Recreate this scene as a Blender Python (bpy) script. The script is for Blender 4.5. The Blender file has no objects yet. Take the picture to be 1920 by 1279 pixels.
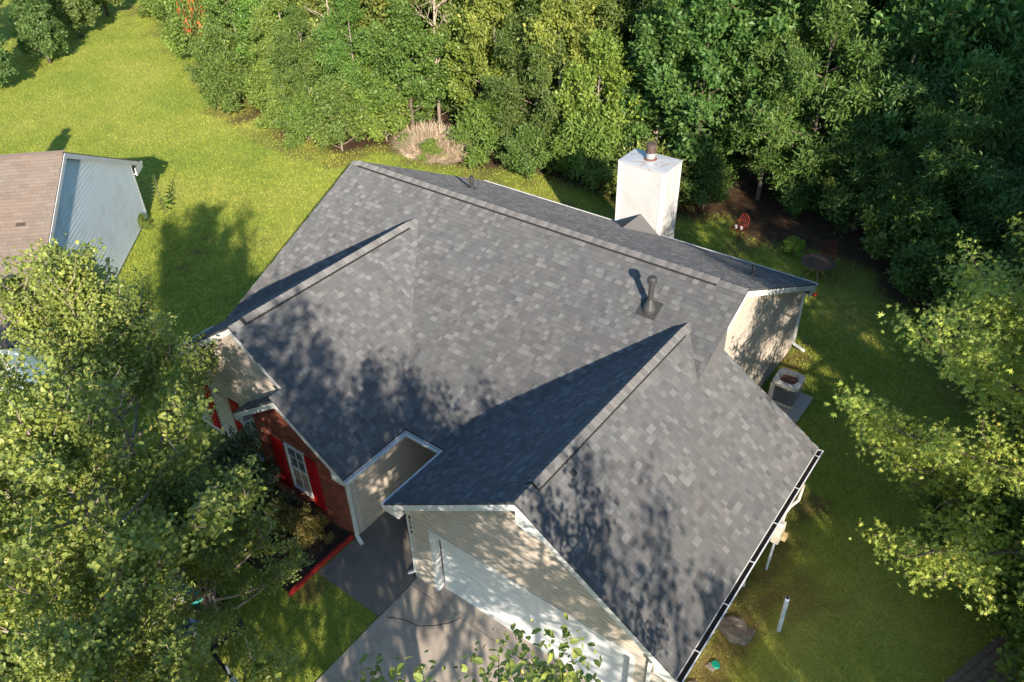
import bpy, math, random
import numpy as np
from mathutils import Matrix, Vector, Quaternion

# ------------------------------------------------------------------ camera, light, exposure
scn = bpy.context.scene
COL = scn.collection
CAM = np.array([18.7375, -16.1297, 16.2687])
YAW, PITCH, ROLL = -0.6587, 0.6389, -0.0286
fw = np.array([math.sin(YAW)*math.cos(PITCH), math.cos(YAW)*math.cos(PITCH), -math.sin(PITCH)])
_rt = np.array([math.cos(YAW), -math.sin(YAW), 0.0]); _up = np.cross(_rt, fw)
rt = math.cos(ROLL)*_rt + math.sin(ROLL)*_up
up = -math.sin(ROLL)*_rt + math.cos(ROLL)*_up
cd = bpy.data.cameras.new("camera"); cam = bpy.data.objects.new("camera", cd); COL.objects.link(cam)
M = Matrix.Identity(4)
for i in range(3):
    M[i][0], M[i][1], M[i][2], M[i][3] = rt[i], up[i], -fw[i], CAM[i]
cam.matrix_world = M
cd.sensor_width = 36.0; cd.lens = 36.0*1493.6/1920.0; cd.clip_end = 2000.0; cd.clip_start = 0.1
scn.camera = cam

SUN = np.array([1.77, -1.47, 1.0]); SUN /= np.linalg.norm(SUN)      # towards the sun
SUN_EL = math.asin(SUN[2]); SUN_AZ = math.atan2(SUN[0], SUN[1])
w = bpy.data.worlds.new("World"); scn.world = w; w.use_nodes = True
nt = w.node_tree
bg = nt.nodes["Background"]; sky = nt.nodes.new("ShaderNodeTexSky"); sky.sky_type = 'NISHITA'
sky.sun_disc = False; sky.sun_elevation = SUN_EL; sky.sun_rotation = SUN_AZ
sky.air_density = 1.0; sky.dust_density = 0.6; sky.ozone_density = 2.2
tint = nt.nodes.new("ShaderNodeMix"); tint.data_type = 'RGBA'; tint.blend_type = 'MULTIPLY'; tint.inputs[0].default_value = 1.0
tint.inputs[7].default_value = (0.80, 1.0, 1.06, 1)      # white balance: open shade reads cool in the photograph
nt.links.new(sky.outputs[0], tint.inputs[6]); nt.links.new(tint.outputs[2], bg.inputs[0]); bg.inputs[1].default_value = 0.115
sl = bpy.data.lights.new("sun", 'SUN'); sl.energy = 4.8; sl.angle = math.radians(0.55); sl.color = (1.0, 0.89, 0.74)
so = bpy.data.objects.new("sun", sl); COL.objects.link(so)
so.rotation_euler = Vector(SUN).to_track_quat('Z', 'Y').to_euler(); so.location = (30, -30, 30)
scn.view_settings.view_transform = 'Standard'; scn.view_settings.look = 'None'
scn.view_settings.exposure = 1.2; scn.view_settings.gamma = 1.0
scn.view_settings.use_curve_mapping = False
scn.cycles.max_bounces = 6; scn.cycles.diffuse_bounces = 3; scn.cycles.glossy_bounces = 2
scn.cycles.transmission_bounces = 4; scn.cycles.transparent_max_bounces = 4

RNG = np.random.default_rng(7)
random.seed(7)

# ------------------------------------------------------------------ materials
def mat(name):
    m = bpy.data.materials.new(name); m.use_nodes = True
    return m, m.node_tree, m.node_tree.nodes["Principled BSDF"]
def N(t, kind, **kw):
    n = t.nodes.new(kind)
    for k, v in kw.items():
        if k.startswith("i_"): n.inputs[int(k[2:]) if k[2:].isdigit() else k[2:].replace("_", " ")].default_value = v
        else: setattr(n, k, v)
    return n
def L(t, a, b): t.links.new(a, b)
def ramp(t, fac, stops):
    r = N(t, "ShaderNodeValToRGB"); e = r.color_ramp.elements
    while len(e) < len(stops): e.new(0.5)
    for x, (p, c) in zip(e, stops): x.position = p; x.color = (*c, 1)
    L(t, fac, r.inputs[0]); return r.outputs[0]
def noise(t, scale, detail=4.0, rough=0.6, coord=None, dist=0.0):
    n = N(t, "ShaderNodeTexNoise"); n.inputs["Scale"].default_value = scale; n.inputs["Detail"].default_value = detail
    n.inputs["Roughness"].default_value = rough; n.inputs["Distortion"].default_value = dist
    if coord is None:
        g = N(t, "ShaderNodeNewGeometry"); coord = g.outputs["Position"]
    L(t, coord, n.inputs["Vector"]); return n.outputs[0]
def mul(t, a, b):
    m = N(t, "ShaderNodeMix", data_type='RGBA', blend_type='MULTIPLY'); m.inputs[0].default_value = 1.0
    L(t, a, m.inputs[6]); L(t, b, m.inputs[7]); return m.outputs[2]
def mixc(t, f, a, b):
    m = N(t, "ShaderNodeMix", data_type='RGBA')
    if isinstance(f, float): m.inputs[0].default_value = f
    else: L(t, f, m.inputs[0])
    for s, v in ((6, a), (7, b)):
        if isinstance(v, tuple): m.inputs[s].default_value = (*v, 1)
        else: L(t, v, m.inputs[s])
    return m.outputs[2]
def bump(t, b, h, strength=0.3, dist=0.02):
    n = N(t, "ShaderNodeBump"); n.inputs["Strength"].default_value = strength; n.inputs["Distance"].default_value = dist
    L(t, h, n.inputs["Height"]); L(t, n.outputs[0], b.inputs["Normal"])
def attr(t, name):
    a = N(t, "ShaderNodeAttribute"); a.attribute_name = name; return a.outputs["Fac"]

def plain(name, col, rough=0.6, var=0.12, scale=3.0, metal=0.0, dirt=None, spec=0.3, bmp=0.0):
    m, t, b = mat(name)
    c = ramp(t, noise(t, scale), [(0.3, tuple(x*(1-var) for x in col)), (0.7, tuple(min(1, x*(1+var)) for x in col))])
    if dirt:
        f = ramp(t, noise(t, 1.1, 6, 0.65), [(0.52, (0, 0, 0)), (0.72, (0.6, 0.6, 0.6))])
        c = mixc(t, f, c, dirt)
    L(t, c, b.inputs["Base Color"]); b.inputs["Roughness"].default_value = rough
    b.inputs["Metallic"].default_value = metal; b.inputs["Specular IOR Level"].default_value = spec
    if bmp: bump(t, b, noise(t, 60, 3), bmp, 0.01)
    return m

def shingle_mat(name, dark, light, warm, lo, hi):
    m, t, b = mat(name)
    tone = attr(t, "tone")
    c = ramp(t, tone, [(0.0, tuple(a*.42 for a in dark)), (0.10, dark), (0.55, tuple((a+d)/2 for a, d in zip(dark, light))), (1.0, light)])  # lowest stop is the near-black used for painted shadow lines at shingle edges
    g = ramp(t, noise(t, 170, 2, 0.7), [(0.3, (lo, lo, lo)), (0.7, (hi, hi, hi))])
    c = mul(t, c, g)
    c = mul(t, c, ramp(t, noise(t, 0.5, 3), [(0.4, (1, 1, 1)), (0.65, warm)]))
    c = mul(t, c, ramp(t, noise(t, 1.9, 2, 0.5), [(0.38, (0.975, 0.99, 0.985)), (0.5, (1, 1, 1)), (0.62, (1.015, 0.985, 0.985))]))
    L(t, c, b.inputs["Base Color"]); b.inputs["Roughness"].default_value = 0.85; b.inputs["Specular IOR Level"].default_value = 0.25
    b.inputs["Diffuse Roughness"].default_value = 1.0
    bump(t, b, noise(t, 90, 3, 0.7), 1.0, 0.02)
    return m
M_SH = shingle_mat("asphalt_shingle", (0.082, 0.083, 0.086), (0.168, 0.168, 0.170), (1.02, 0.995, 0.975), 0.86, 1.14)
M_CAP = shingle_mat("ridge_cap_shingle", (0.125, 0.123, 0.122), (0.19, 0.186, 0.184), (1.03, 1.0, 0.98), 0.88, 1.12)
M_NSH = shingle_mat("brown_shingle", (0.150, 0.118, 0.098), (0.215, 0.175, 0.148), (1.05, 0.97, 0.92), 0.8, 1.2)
M_DECK = plain("roof_deck", (0.05, 0.05, 0.052), 0.9)
M_VENT = plain("black_vent", (0.025, 0.023, 0.022), 0.7)
M_SID = plain("beige_siding", (0.475, 0.405, 0.34), 0.55, 0.05, 2.0, dirt=(0.38, 0.33, 0.28))
M_SIDW = plain("white_siding", (0.455, 0.445, 0.435), 0.5, 0.04, 2.0, dirt=(0.37, 0.33, 0.29))
M_SIDG = plain("pale_grey_siding", (0.68, 0.74, 0.78), 0.5, 0.04, 2.0, dirt=(0.52, 0.54, 0.54))
M_TRIM = plain("white_trim", (0.60, 0.60, 0.60), 0.45, 0.04, 3.0, dirt=(0.62, 0.60, 0.56))
M_DOOR = plain("white_door_paint", (0.60, 0.61, 0.62), 0.4, 0.03, 2.0)
M_RED = plain("red_paint", (0.36, 0.008, 0.013), 0.45, 0.15, 4.0)
M_EDGE = plain("red_timber", (0.33, 0.022, 0.018), 0.7, 0.35, 6.0, dirt=(0.2, 0.06, 0.04))
M_MORT = plain("mortar", (0.36, 0.27, 0.22), 0.9)
M_DIRTG = plain("gutter_dirt", (0.045, 0.03, 0.022), 0.9, 0.5, 14)
M_BLACKM = plain("dark_metal", (0.055, 0.053, 0.052), 0.5, 0.2, 6, 0.2)
M_GREYM = plain("weathered_metal", (0.36, 0.37, 0.38), 0.45, 0.15, 5, 0.3)
M_PVC = plain("grey_pvc", (0.40, 0.47, 0.55), 0.45, 0.08, 5)
M_RUST = plain("rusty_brown", (0.16, 0.075, 0.05), 0.85, 0.5, 9)
M_BROWN = plain("brown_metal", (0.085, 0.055, 0.045), 0.6, 0.35, 8)
M_WOODP = plain("weathered_wood", (0.16, 0.12, 0.095), 0.85, 0.4, 9, bmp=0.5)
M_PINKPL = plain("lavender_board", (0.62, 0.50, 0.66), 0.5)
M_TEAL = plain("teal_plastic", (0.05, 0.36, 0.32), 0.4)
M_ORANGE = plain("orange_plastic", (0.62, 0.17, 0.05), 0.5)
M_CARD = plain("cardboard", (0.40, 0.27, 0.17), 0.85)
M_TARP = plain("cream_canvas", (0.66, 0.62, 0.52), 0.7, bmp=0.3)
M_NAVY = plain("navy_plastic", (0.02, 0.045, 0.13), 0.4)
M_BLK = plain("black_plastic", (0.02, 0.02, 0.022), 0.5)
M_YELL = plain("tan_plastic", (0.58, 0.42, 0.22), 0.6)
M_CHAIR = plain("rusty_red_paint", (0.17, 0.022, 0.014), 0.7, 0.4, 20)
M_GREENC = plain("green_lid", (0.0, 0.20, 0.14), 0.5)
M_STONE = plain("field_stone", (0.17, 0.14, 0.115), 0.9, 0.35, 8, bmp=0.6)
M_SOIL = plain("bed_mulch", (0.05, 0.032, 0.024), 0.95, 0.5, 18, bmp=0.8)
M_BARK = plain("grey_bark", (0.30, 0.245, 0.20), 0.9, 0.4, 8, bmp=0.7)
M_BARKD = plain("dark_bark", (0.12, 0.09, 0.07), 0.9, 0.4, 8, bmp=0.7)
M_TWIG = plain("bare_twig", (0.36, 0.29, 0.22), 0.9, 0.3, 8)
M_STRAW = plain("dry_straw", (0.52, 0.40, 0.28), 0.9, 0.35, 3)
M_ACBODY = plain("beige_enamel", (0.56, 0.52, 0.46), 0.45, 0.08, 4, dirt=(0.40, 0.28, 0.18))
M_ACCOIL = plain("coil_grille", (0.055, 0.06, 0.07), 0.5, 0.2, 8, 0.4)

def brick_mat():
    m, t, b = mat("red_brick")
    c = ramp(t, attr(t, "tone"), [(0, (0.14, 0.034, 0.022)), (0.5, (0.225, 0.058, 0.036)), (1, (0.31, 0.095, 0.058))])
    c = mul(t, c, ramp(t, noise(t, 40, 4), [(0.3, (0.8, 0.8, 0.8)), (0.7, (1.15, 1.15, 1.15))]))
    L(t, c, b.inputs["Base Color"]); b.inputs["Roughness"].default_value = 0.85
    bump(t, b, noise(t, 90, 3), 0.4, 0.005); return m
M_BRICK = brick_mat()

def glass_mat():
    m, t, b = mat("window_glass")
    b.inputs["Base Color"].default_value = (0.10, 0.13, 0.15, 1); b.inputs["Roughness"].default_value = 0.06
    b.inputs["Specular IOR Level"].default_value = 0.8; return m
M_GLASS = glass_mat()

def concrete_mat(name, col):
    m, t, b = mat(name)
    c = ramp(t, noise(t, 0.9, 7, 0.7), [(0.3, tuple(x*0.62 for x in col)), (0.5, col), (0.75, tuple(x*1.2 for x in col))])
    c = mul(t, c, ramp(t, noise(t, 35, 4, 0.7), [(0.3, (0.82, 0.81, 0.80)), (0.7, (1.12, 1.12, 1.12))]))
    L(t, c, b.inputs["Base Color"]); b.inputs["Roughness"].default_value = 0.9
    bump(t, b, noise(t, 45, 4), 0.3, 0.005); return m
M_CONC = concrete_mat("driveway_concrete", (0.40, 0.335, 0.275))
M_CONCD = concrete_mat("walk_concrete", (0.19, 0.162, 0.14))  # darker than the driveway concrete
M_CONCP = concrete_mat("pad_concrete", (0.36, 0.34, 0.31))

def cap_mat():
    m, t, b = mat("chimney_cap_metal")
    f = ramp(t, noise(t, 2.2, 5, 0.7, dist=0.6), [(0.56, (0, 0, 0)), (0.68, (0.8, 0.8, 0.8))])
    c = mixc(t, f, (0.55, 0.55, 0.56), (0.40, 0.22, 0.12))
    L(t, c, b.inputs["Base Color"]); b.inputs["Roughness"].default_value = 0.4; b.inputs["Metallic"].default_value = 0.25; return m
M_CHCAP = cap_mat()

def grass_cols(t):
    big = noise(t, 0.16, 4, 0.55); mid = noise(t, 1.3, 5, 0.65); fine = noise(t, 14, 4, 0.7)
    c = ramp(t, big, [(0.30, (0.225, 0.290, 0.050)), (0.50, (0.305, 0.340, 0.060)), (0.70, (0.380, 0.375, 0.085))])
    c = mul(t, c, ramp(t, mid, [(0.30, (0.86, 0.90, 0.86)), (0.5, (1, 1, 1)), (0.72, (1.09, 1.05, 1.06))]))
    return c, fine
def lawn_mat():
    m, t, b = mat("lawn_ground")
    c, fine = grass_cols(t)
    c = mul(t, c, ramp(t, fine, [(0.3, (0.62, 0.66, 0.6)), (0.7, (1.1, 1.1, 1.1))]))
    soil = ramp(t, noise(t, 3.5, 5, 0.7), [(0.3, (0.075, 0.042, 0.024)), (0.7, (0.17, 0.10, 0.055))])
    c = mixc(t, attr(t, "dirt"), c, soil)
    lit = ramp(t, noise(t, 2.2, 6, 0.75), [(0.3, (0.035, 0.022, 0.014)), (0.6, (0.10, 0.060, 0.036)), (0.8, (0.22, 0.14, 0.085))])
    c = mixc(t, attr(t, "litter"), c, lit)
    L(t, c, b.inputs["Base Color"]); b.inputs["Roughness"].default_value = 0.95; b.inputs["Specular IOR Level"].default_value = 0.1
    bump(t, b, noise(t, 22, 5, 0.7), 0.9, 0.05); return m
M_LAWN = lawn_mat()
def blade_mat():
    m, t, b = mat("grass_blades")
    c, fine = grass_cols(t)
    c = mul(t, c, ramp(t, attr(t, "tone"), [(0, (0.85, 0.90, 0.8)), (0.6, (1.12, 1.12, 1.1)), (1, (1.22, 1.18, 1.2))]))
    out = t.nodes["Material Output"]
    L(t, c, b.inputs["Base Color"]); b.inputs["Roughness"].default_value = 0.75; b.inputs["Specular IOR Level"].default_value = 0.15
    tr = N(t, "ShaderNodeBsdfTranslucent"); L(t, c, tr.inputs[0])
    mx = N(t, "ShaderNodeMixShader"); mx.inputs[0].default_value = 0.42
    L(t, b.outputs[0], mx.inputs[1]); L(t, tr.outputs[0], mx.inputs[2]); L(t, mx.outputs[0], out.inputs[0]); return m
M_BLADE = blade_mat()

def leaf_mat(name, rough=0.45, spec=0.35, trans=0.38):
    m, t, b = mat(name)
    oi = N(t, "ShaderNodeObjectInfo")
    c = mul(t, oi.outputs["Color"], ramp(t, attr(t, "tone"), [(0, (0.62, 0.70, 0.62)), (0.5, (1, 1, 1)), (0.93, (1.55, 1.4, 1.25)), (1.0, (2.0, 1.55, 1.7))]))
    out = t.nodes["Material Output"]
    L(t, c, b.inputs["Base Color"]); b.inputs["Roughness"].default_value = rough; b.inputs["Specular IOR Level"].default_value = spec
    tr = N(t, "ShaderNodeBsdfTranslucent"); L(t, mul(t, c, ramp(t, attr(t, "tone"), [(0, (1.25, 1.25, 0.7)), (1, (1.4, 1.35, 0.7))])), tr.inputs[0])
    mx = N(t, "ShaderNodeMixShader"); mx.inputs[0].default_value = trans
    L(t, b.outputs[0], mx.inputs[1]); L(t, tr.outputs[0], mx.inputs[2]); L(t, mx.outputs[0], out.inputs[0]); return m
M_LEAF = leaf_mat("leaf")
M_LEAFG = leaf_mat("glossy_leaf", 0.4, 0.35, 0.32)

# ------------------------------------------------------------------ mesh helpers
class MB:
    """collects boxes, prisms and tubes in world coordinates"""
    def __init__(s): s.v = []; s.f = []; s.t = []
    def add(s, V, F, tone=0.5):
        o = len(s.v); s.v += [tuple(map(float, p)) for p in V]; s.f += [tuple(i+o for i in f) for f in F]; s.t += [tone]*len(F); return s
    def box(s, a, b, tone=0.5):
        (x0, y0, z0), (x1, y1, z1) = a, b
        x0, x1 = min(x0, x1), max(x0, x1); y0, y1 = min(y0, y1), max(y0, y1); z0, z1 = min(z0, z1), max(z0, z1)
        V = [(x0, y0, z0), (x1, y0, z0), (x1, y1, z0), (x0, y1, z0), (x0, y0, z1), (x1, y0, z1), (x1, y1, z1), (x0, y1, z1)]
        return s.add(V, [(0, 3, 2, 1), (4, 5, 6, 7), (0, 1, 5, 4), (1, 2, 6, 5), (2, 3, 7, 6), (3, 0, 4, 7)], tone)
    def prism(s, poly, d, tone=0.5):
        """3D polygon extruded by vector d"""
        P = [np.array(p, float) for p in poly]; d = np.array(d, float); n = len(P)
        nrm = sum(np.cross(P[i]-P[0], P[(i+1) % n]-P[0]) for i in range(1, n-1))
        if nrm @ d > 0: P = P[::-1]
        V = P+[p+d for p in P]
        F = [tuple(range(n)), tuple(range(2*n-1, n-1, -1))]+[((i+1) % n, i, n+i, n+(i+1) % n) for i in range(n)]
        return s.add(V, F, tone)
    def beam(s, a, b, wdt, hgt, upv=(0, 0, 1), tone=0.5):
        a = np.array(a, float); b = np.array(b, float); d = b-a; d /= np.linalg.norm(d)
        sd = np.cross(d, np.array(upv, float)); sd /= np.linalg.norm(sd); u = np.cross(sd, d)
        q = [a+sd*wdt/2+u*hgt/2, a-sd*wdt/2+u*hgt/2, a-sd*wdt/2-u*hgt/2, a+sd*wdt/2-u*hgt/2]
        return s.prism(q, b-a, tone)
    def tube(s, pts, rad, n=8, cap=True, tone=0.5):
        P = [np.array(p, float) for p in pts]; R = rad if hasattr(rad, '__len__') else [rad]*len(P)
        V = []; F = []; ref = None
        for i, p in enumerate(P):
            d = P[min(i+1, len(P)-1)]-P[max(i-1, 0)]; d /= np.linalg.norm(d)+1e-9
            if ref is None: ref = np.array([1.0, 0, 0]) if abs(d[0]) < .9 else np.array([0, 1.0, 0])
            e1 = ref-d*(ref@d); e1 /= np.linalg.norm(e1); ref = e1; e2 = np.cross(d, e1)
            for k in range(n):
                a = 2*math.pi*k/n; V.append(p+R[i]*(math.cos(a)*e1+math.sin(a)*e2))
        for i in range(len(P)-1):
            for k in range(n): F.append((i*n+k, i*n+(k+1) % n, (i+1)*n+(k+1) % n, (i+1)*n+k))
        if cap: F.append(tuple(range(n-1, -1, -1))); F.append(tuple(range((len(P)-1)*n, len(P)*n)))
        return s.add(V, F, tone)
    def lathe(s, c, prof, n=16, tone=0.5):
        V = []; F = []
        for r, z in prof:
            for k in range(n): a = 2*math.pi*k/n; V.append((c[0]+r*math.cos(a), c[1]+r*math.sin(a), c[2]+z))
        for i in range(len(prof)-1):
            for k in range(n): F.append((i*n+k, i*n+(k+1) % n, (i+1)*n+(k+1) % n, (i+1)*n+k))
        F.append(tuple(range(n-1, -1, -1))); F.append(tuple(range((len(prof)-1)*n, len(prof)*n)))
        return s.add(V, F, tone)

WLOC = {}
def wloc(o): return WLOC.get(o.name, Vector((0, 0, 0))) if o else Vector((0, 0, 0))
def link(o, parent, loc):
    COL.objects.link(o); loc = Vector(loc); o.location = loc-wloc(parent)
    if parent: o.parent = parent
    WLOC[o.name] = loc; return o
def mesh_data(name, V, F, m, tone=None, smooth=False):
    me = bpy.data.meshes.new(name); me.from_pydata([tuple(p) for p in V], [], F)
    me.materials.append(m)
    if tone is not None:
        a = me.attributes.new("tone", 'FLOAT', 'FACE'); a.data.foreach_set("value", np.asarray(tone, np.float32))
    if smooth: me.polygons.foreach_set("use_smooth", [True]*len(me.polygons))
    me.update(); return me
def bulk_data(name, V, F, m, tone=None, smooth=False):
    """V (n,3), F (m,k) uniform polygons"""
    V = np.asarray(V, np.float32); F = np.asarray(F, np.int32); k = F.shape[1]
    me = bpy.data.meshes.new(name)
    me.vertices.add(len(V)); me.vertices.foreach_set("co", V.ravel())
    me.loops.add(F.size); me.loops.foreach_set("vertex_index", F.ravel())
    me.polygons.add(len(F)); me.polygons.foreach_set("loop_start", np.arange(0, F.size, k, dtype=np.int32))
    me.materials.append(m)
    me.update(calc_edges=True)
    if tone is not None:
        a = me.attributes.new("tone", 'FLOAT', 'FACE'); a.data.foreach_set("value", np.asarray(tone, np.float32))
    me.polygons.foreach_set("use_smooth", np.full(len(F), bool(smooth)))
    return me
def obj(name, mb, m, parent=None, smooth=False, kind=None, loc=None, bevel=0.0):
    V = np.array(mb.v); c = (V.min(0)+V.max(0))/2 if loc is None else np.array(loc)
    if loc is None: c[2] = V[:, 2].min()
    o = bpy.data.objects.new(name, mesh_data(name, V-c, mb.f, m, mb.t, smooth))
    if kind: o["kind"] = kind
    if bevel:
        b = o.modifiers.new("bevel", 'BEVEL'); b.width = bevel; b.segments = 2; b.limit_method = 'ANGLE'
    return link(o, parent, c)
def bulk(name, V, F, m, parent=None, tone=None, kind=None, smooth=False):
    V = np.asarray(V); c = (V.min(0)+V.max(0))/2; c[2] = V[:, 2].min()
    o = bpy.data.objects.new(name, bulk_data(name, V-c, F, m, tone, smooth))
    if kind: o["kind"] = kind
    return link(o, parent, c)
def tag(o, label, cat, group=None):
    o["label"] = label; o["category"] = cat
    if group: o["group"] = group
    return o
def thing(name, loc, label, cat, group=None):
    o = bpy.data.objects.new(name, None); o.empty_display_size = 0.3
    link(o, None, loc); return tag(o, label, cat, group)
def place(name, me, parent, loc, rot=None, color=None):
    o = bpy.data.objects.new(name, me); link(o, parent, loc)
    if rot is not None: o.rotation_mode = 'QUATERNION'; o.rotation_quaternion = rot
    if color: o.color = color
    return o
def frame_quat(x, y, z):
    m = Matrix((Vector(x), Vector(y), Vector(z))).transposed(); return m.to_quaternion()

def clip(poly, axis, lim, keep_less):
    out = []
    for i in range(len(poly)):
        a, b = poly[i], poly[(i+1) % len(poly)]
        ia = (a[axis] <= lim) == keep_less or abs(a[axis]-lim) < 1e-9; ib = (b[axis] <= lim) == keep_less or abs(b[axis]-lim) < 1e-9
        if ia: out.append(a)
        if ia != ib:
            t = (lim-a[axis])/(b[axis]-a[axis]); out.append((a[0]+(b[0]-a[0])*t, a[1]+(b[1]-a[1])*t))
    return out

def siding(poly, O, ex, nrm, m, parent, name="siding", expo=0.115, proud=0.02):
    """lapped boards over a 2D wall polygon (a along ex, z up); wall plane through O with outward normal nrm"""
    O = np.array(O, float); ex = np.array(ex, float); nrm = np.array(nrm, float); ez = np.array([0, 0, 1.0])
    W = lambda a, z, d: O+ex*a+ez*z+nrm*d
    mb = MB(); z0 = min(p[1] for p in poly); z1 = max(p[1] for p in poly)
    mb.prism([W(a, z, -0.06) for a, z in poly], nrm*0.055)
    k = 0
    while z0+k*expo < z1-1e-4:
        lo = z0+k*expo; top_ = min(lo+expo, z1)
        for f0, f1, d0, d1 in ((0, .62, proud, proud), (.62, .80, proud, .003), (.80, 1.0, .003, .003)):
            l_, h_ = lo+expo*f0, min(lo+expo*f1, top_)
            if h_-l_ < .004: continue
            q = clip(clip(poly, 1, l_, False), 1, h_, True)
            if len(q) < 3: continue
            V = [W(a, z, d0+(d1-d0)*(z-l_)/(expo*(f1-f0))) for a, z in q]
            if np.cross(V[1]-V[0], V[2]-V[0]) @ nrm < 0: V = V[::-1]
            mb.add(V, [tuple(range(len(V)))])
            if f0 == 0:
                aa = [a for a, z in q if abs(z-l_) < 1e-6]
                if len(aa) >= 2: mb.add([W(min(aa), l_, proud), W(max(aa), l_, proud), W(max(aa), l_, 0.0), W(min(aa), l_, 0.0)], [(0, 1, 2, 3)])
        k += 1
    return obj(name, mb, m, parent, kind="stuff")

# ------------------------------------------------------------------ roof shingles
def camera_weight(P, n):
    d = CAM-P; r = np.linalg.norm(d, axis=1); c = np.clip((d @ n)/r, 0.02, 1)
    # inside the frame?
    q = P-CAM; z = q @ fw; x = 960+1493.6*(q @ rt)/z; y = 639.5-1493.6*(q @ up)/z
    ins = (x > 0) & (x < 1920) & (y > 0) & (y < 1279)
    return c/r**2*np.where(ins, 1, 0.01)
class Shingles:
    def __init__(s): s.rows = []
    def plane(s, O, e, sl, a1, b1, n, widths, expo, keep=None, bias=0.0, rng=RNG, three_tab=False):
        """O lower corner, e along the eave, sl up the slope, n normal"""
        O, e, sl, n = (np.array(v, float) for v in (O, e, sl, n)); ncourse = int(math.ceil(b1/expo))
        for j in range(ncourse):
            b0 = j*expo; bt = min(b0+expo*1.18, b1)
            a = -rng.uniform(0, 0.25) if not three_tab else -(j % 2)*widths[0]/2-(j % 4 > 1)*0.06
            prev = 0
            while a < a1:
                wd = rng.choice(widths); x0, x1 = max(a, 0), min(a+wd, a1); a += wd
                if x1-x0 < 0.03: continue
                P = O+e*(x0+x1)/2+sl*(b0+expo/2)
                if keep is not None and not keep(P): continue
                r = rng.random(); th = 0.004 if r < .55 else 0.006 if r < .80 else 0.011
                if three_tab: th = 0.006
                tone = (rng.normal(0.30, 0.08) if r < 0.52 else rng.normal(0.45, 0.08) if r < 0.82 else rng.normal(0.76, 0.13))+bias
                if three_tab: tone = rng.normal(0.5, 0.16)
                s.rows.append((O, e, sl, n, x0, x1-0.004, b0, bt, th, float(np.clip(tone, 0.1, 1))))
    def build(s, parent, m, name="shingle", n_single=300):
        R = s.rows; P = np.array([r[0]+r[1]*(r[4]+r[5])/2+r[2]*(r[6]+r[7])/2 for r in R]); nn = np.array([r[3] for r in R])
        d = CAM-P; rr = np.linalg.norm(d, axis=1); c = np.clip(np.sum(d*nn, 1)/rr, 0.0, 1)
        q = P-CAM; z = q @ fw; x = 960+1493.6*(q @ rt)/z; y = 639.5-1493.6*(q @ up)/z
        ins = (x > 5) & (x < 1915) & (y > 5) & (y < 1274)
        area = np.array([(r[5]-r[4])*(r[7]-r[6]) for r in R])
        order = np.argsort(-(area*c/rr**2*np.where(ins, 1, 0.0)))
        single = set(order[:n_single].tolist()); cache = {}
        V = []; F = []; T = []
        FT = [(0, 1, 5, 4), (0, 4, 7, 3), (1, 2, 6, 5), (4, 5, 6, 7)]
        for i, (O, e, sl, n, x0, x1, b0, b1, th, tone) in enumerate(R):
            base = 0.010
            co = np.array([(x0, b0, 0.0), (x1, b0, 0.0), (x1, b1, 0.0), (x0, b1, 0.0), (x0, b0, base+th), (x1, b0, base+th), (x1, b1, 0.003+th*0.4), (x0, b1, 0.003+th*0.4)])
            if i in single:
                wq = max(0.04, round((x1-x0)/0.02)*0.02-0.004); lq = round(b1-b0, 3); tq = round(tone*5)/5; key = (wq, lq, th, tq)
                if key not in cache:
                    cc = np.array([(-wq/2, 0, 0), (wq/2, 0, 0), (wq/2, lq, 0), (-wq/2, lq, 0), (-wq/2, 0, base+th), (wq/2, 0, base+th), (wq/2, lq, 0.003+th*0.4), (-wq/2, lq, 0.003+th*0.4)])
                    cache[key] = mesh_data(name, cc, FT, m, [0.0, tq*.6, tq*.6, tq])  # butt face near black, sides darker: shadow line put into the tone
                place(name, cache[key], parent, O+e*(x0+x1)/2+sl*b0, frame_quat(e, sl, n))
                continue
            k = len(V); V += [O+e*a+sl*b+n*h for a, b, h in co]
            F += [tuple(k+j for j in f) for f in FT]; T += [0.0, tone*.6, tone*.6, tone]  # same painted shadow tones on butt and sides of the joined shingles
        V = np.array(V)
        bulk(name, V, np.array(F), m, parent, T, kind="stuff")

# ------------------------------------------------------------------ dimensions of the house (x along the main ridge, y = -v)
LEN, H, p = 13.47, 5.715, 0.4992
EF, ER = 6.128, 6.4525
UG, HG, pg, VGF, VGB, WL, WR = 12.575, 5.101, 0.6594, 8.241, 0.976, 3.719, 3.547
UL, pl, UB, VS, VB, UN = 3.676, 0.6621, 7.531, 7.86, 8.27, 5.45
ZE = HG-pg*WL
HL = ZE+pl*(UB-UL)
ZN = ZE+pl*(UB-UN)
UNL = 3.45
zmain = lambda x, y: H-p*abs(y)
def zgar(x, y): return HG-pg*abs(x-UG) if VGB-0.02 < -y < VGF+0.02 and UG-WL < x < UG+WR else -9
def zwing(x, y):
    if x > UN: return HL-pl*abs(x-UL) if 0.9 < -y < VB and x < UB else -9
    return HL-pl*abs(x-UL) if 0.9 < -y < VS else -9

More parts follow.
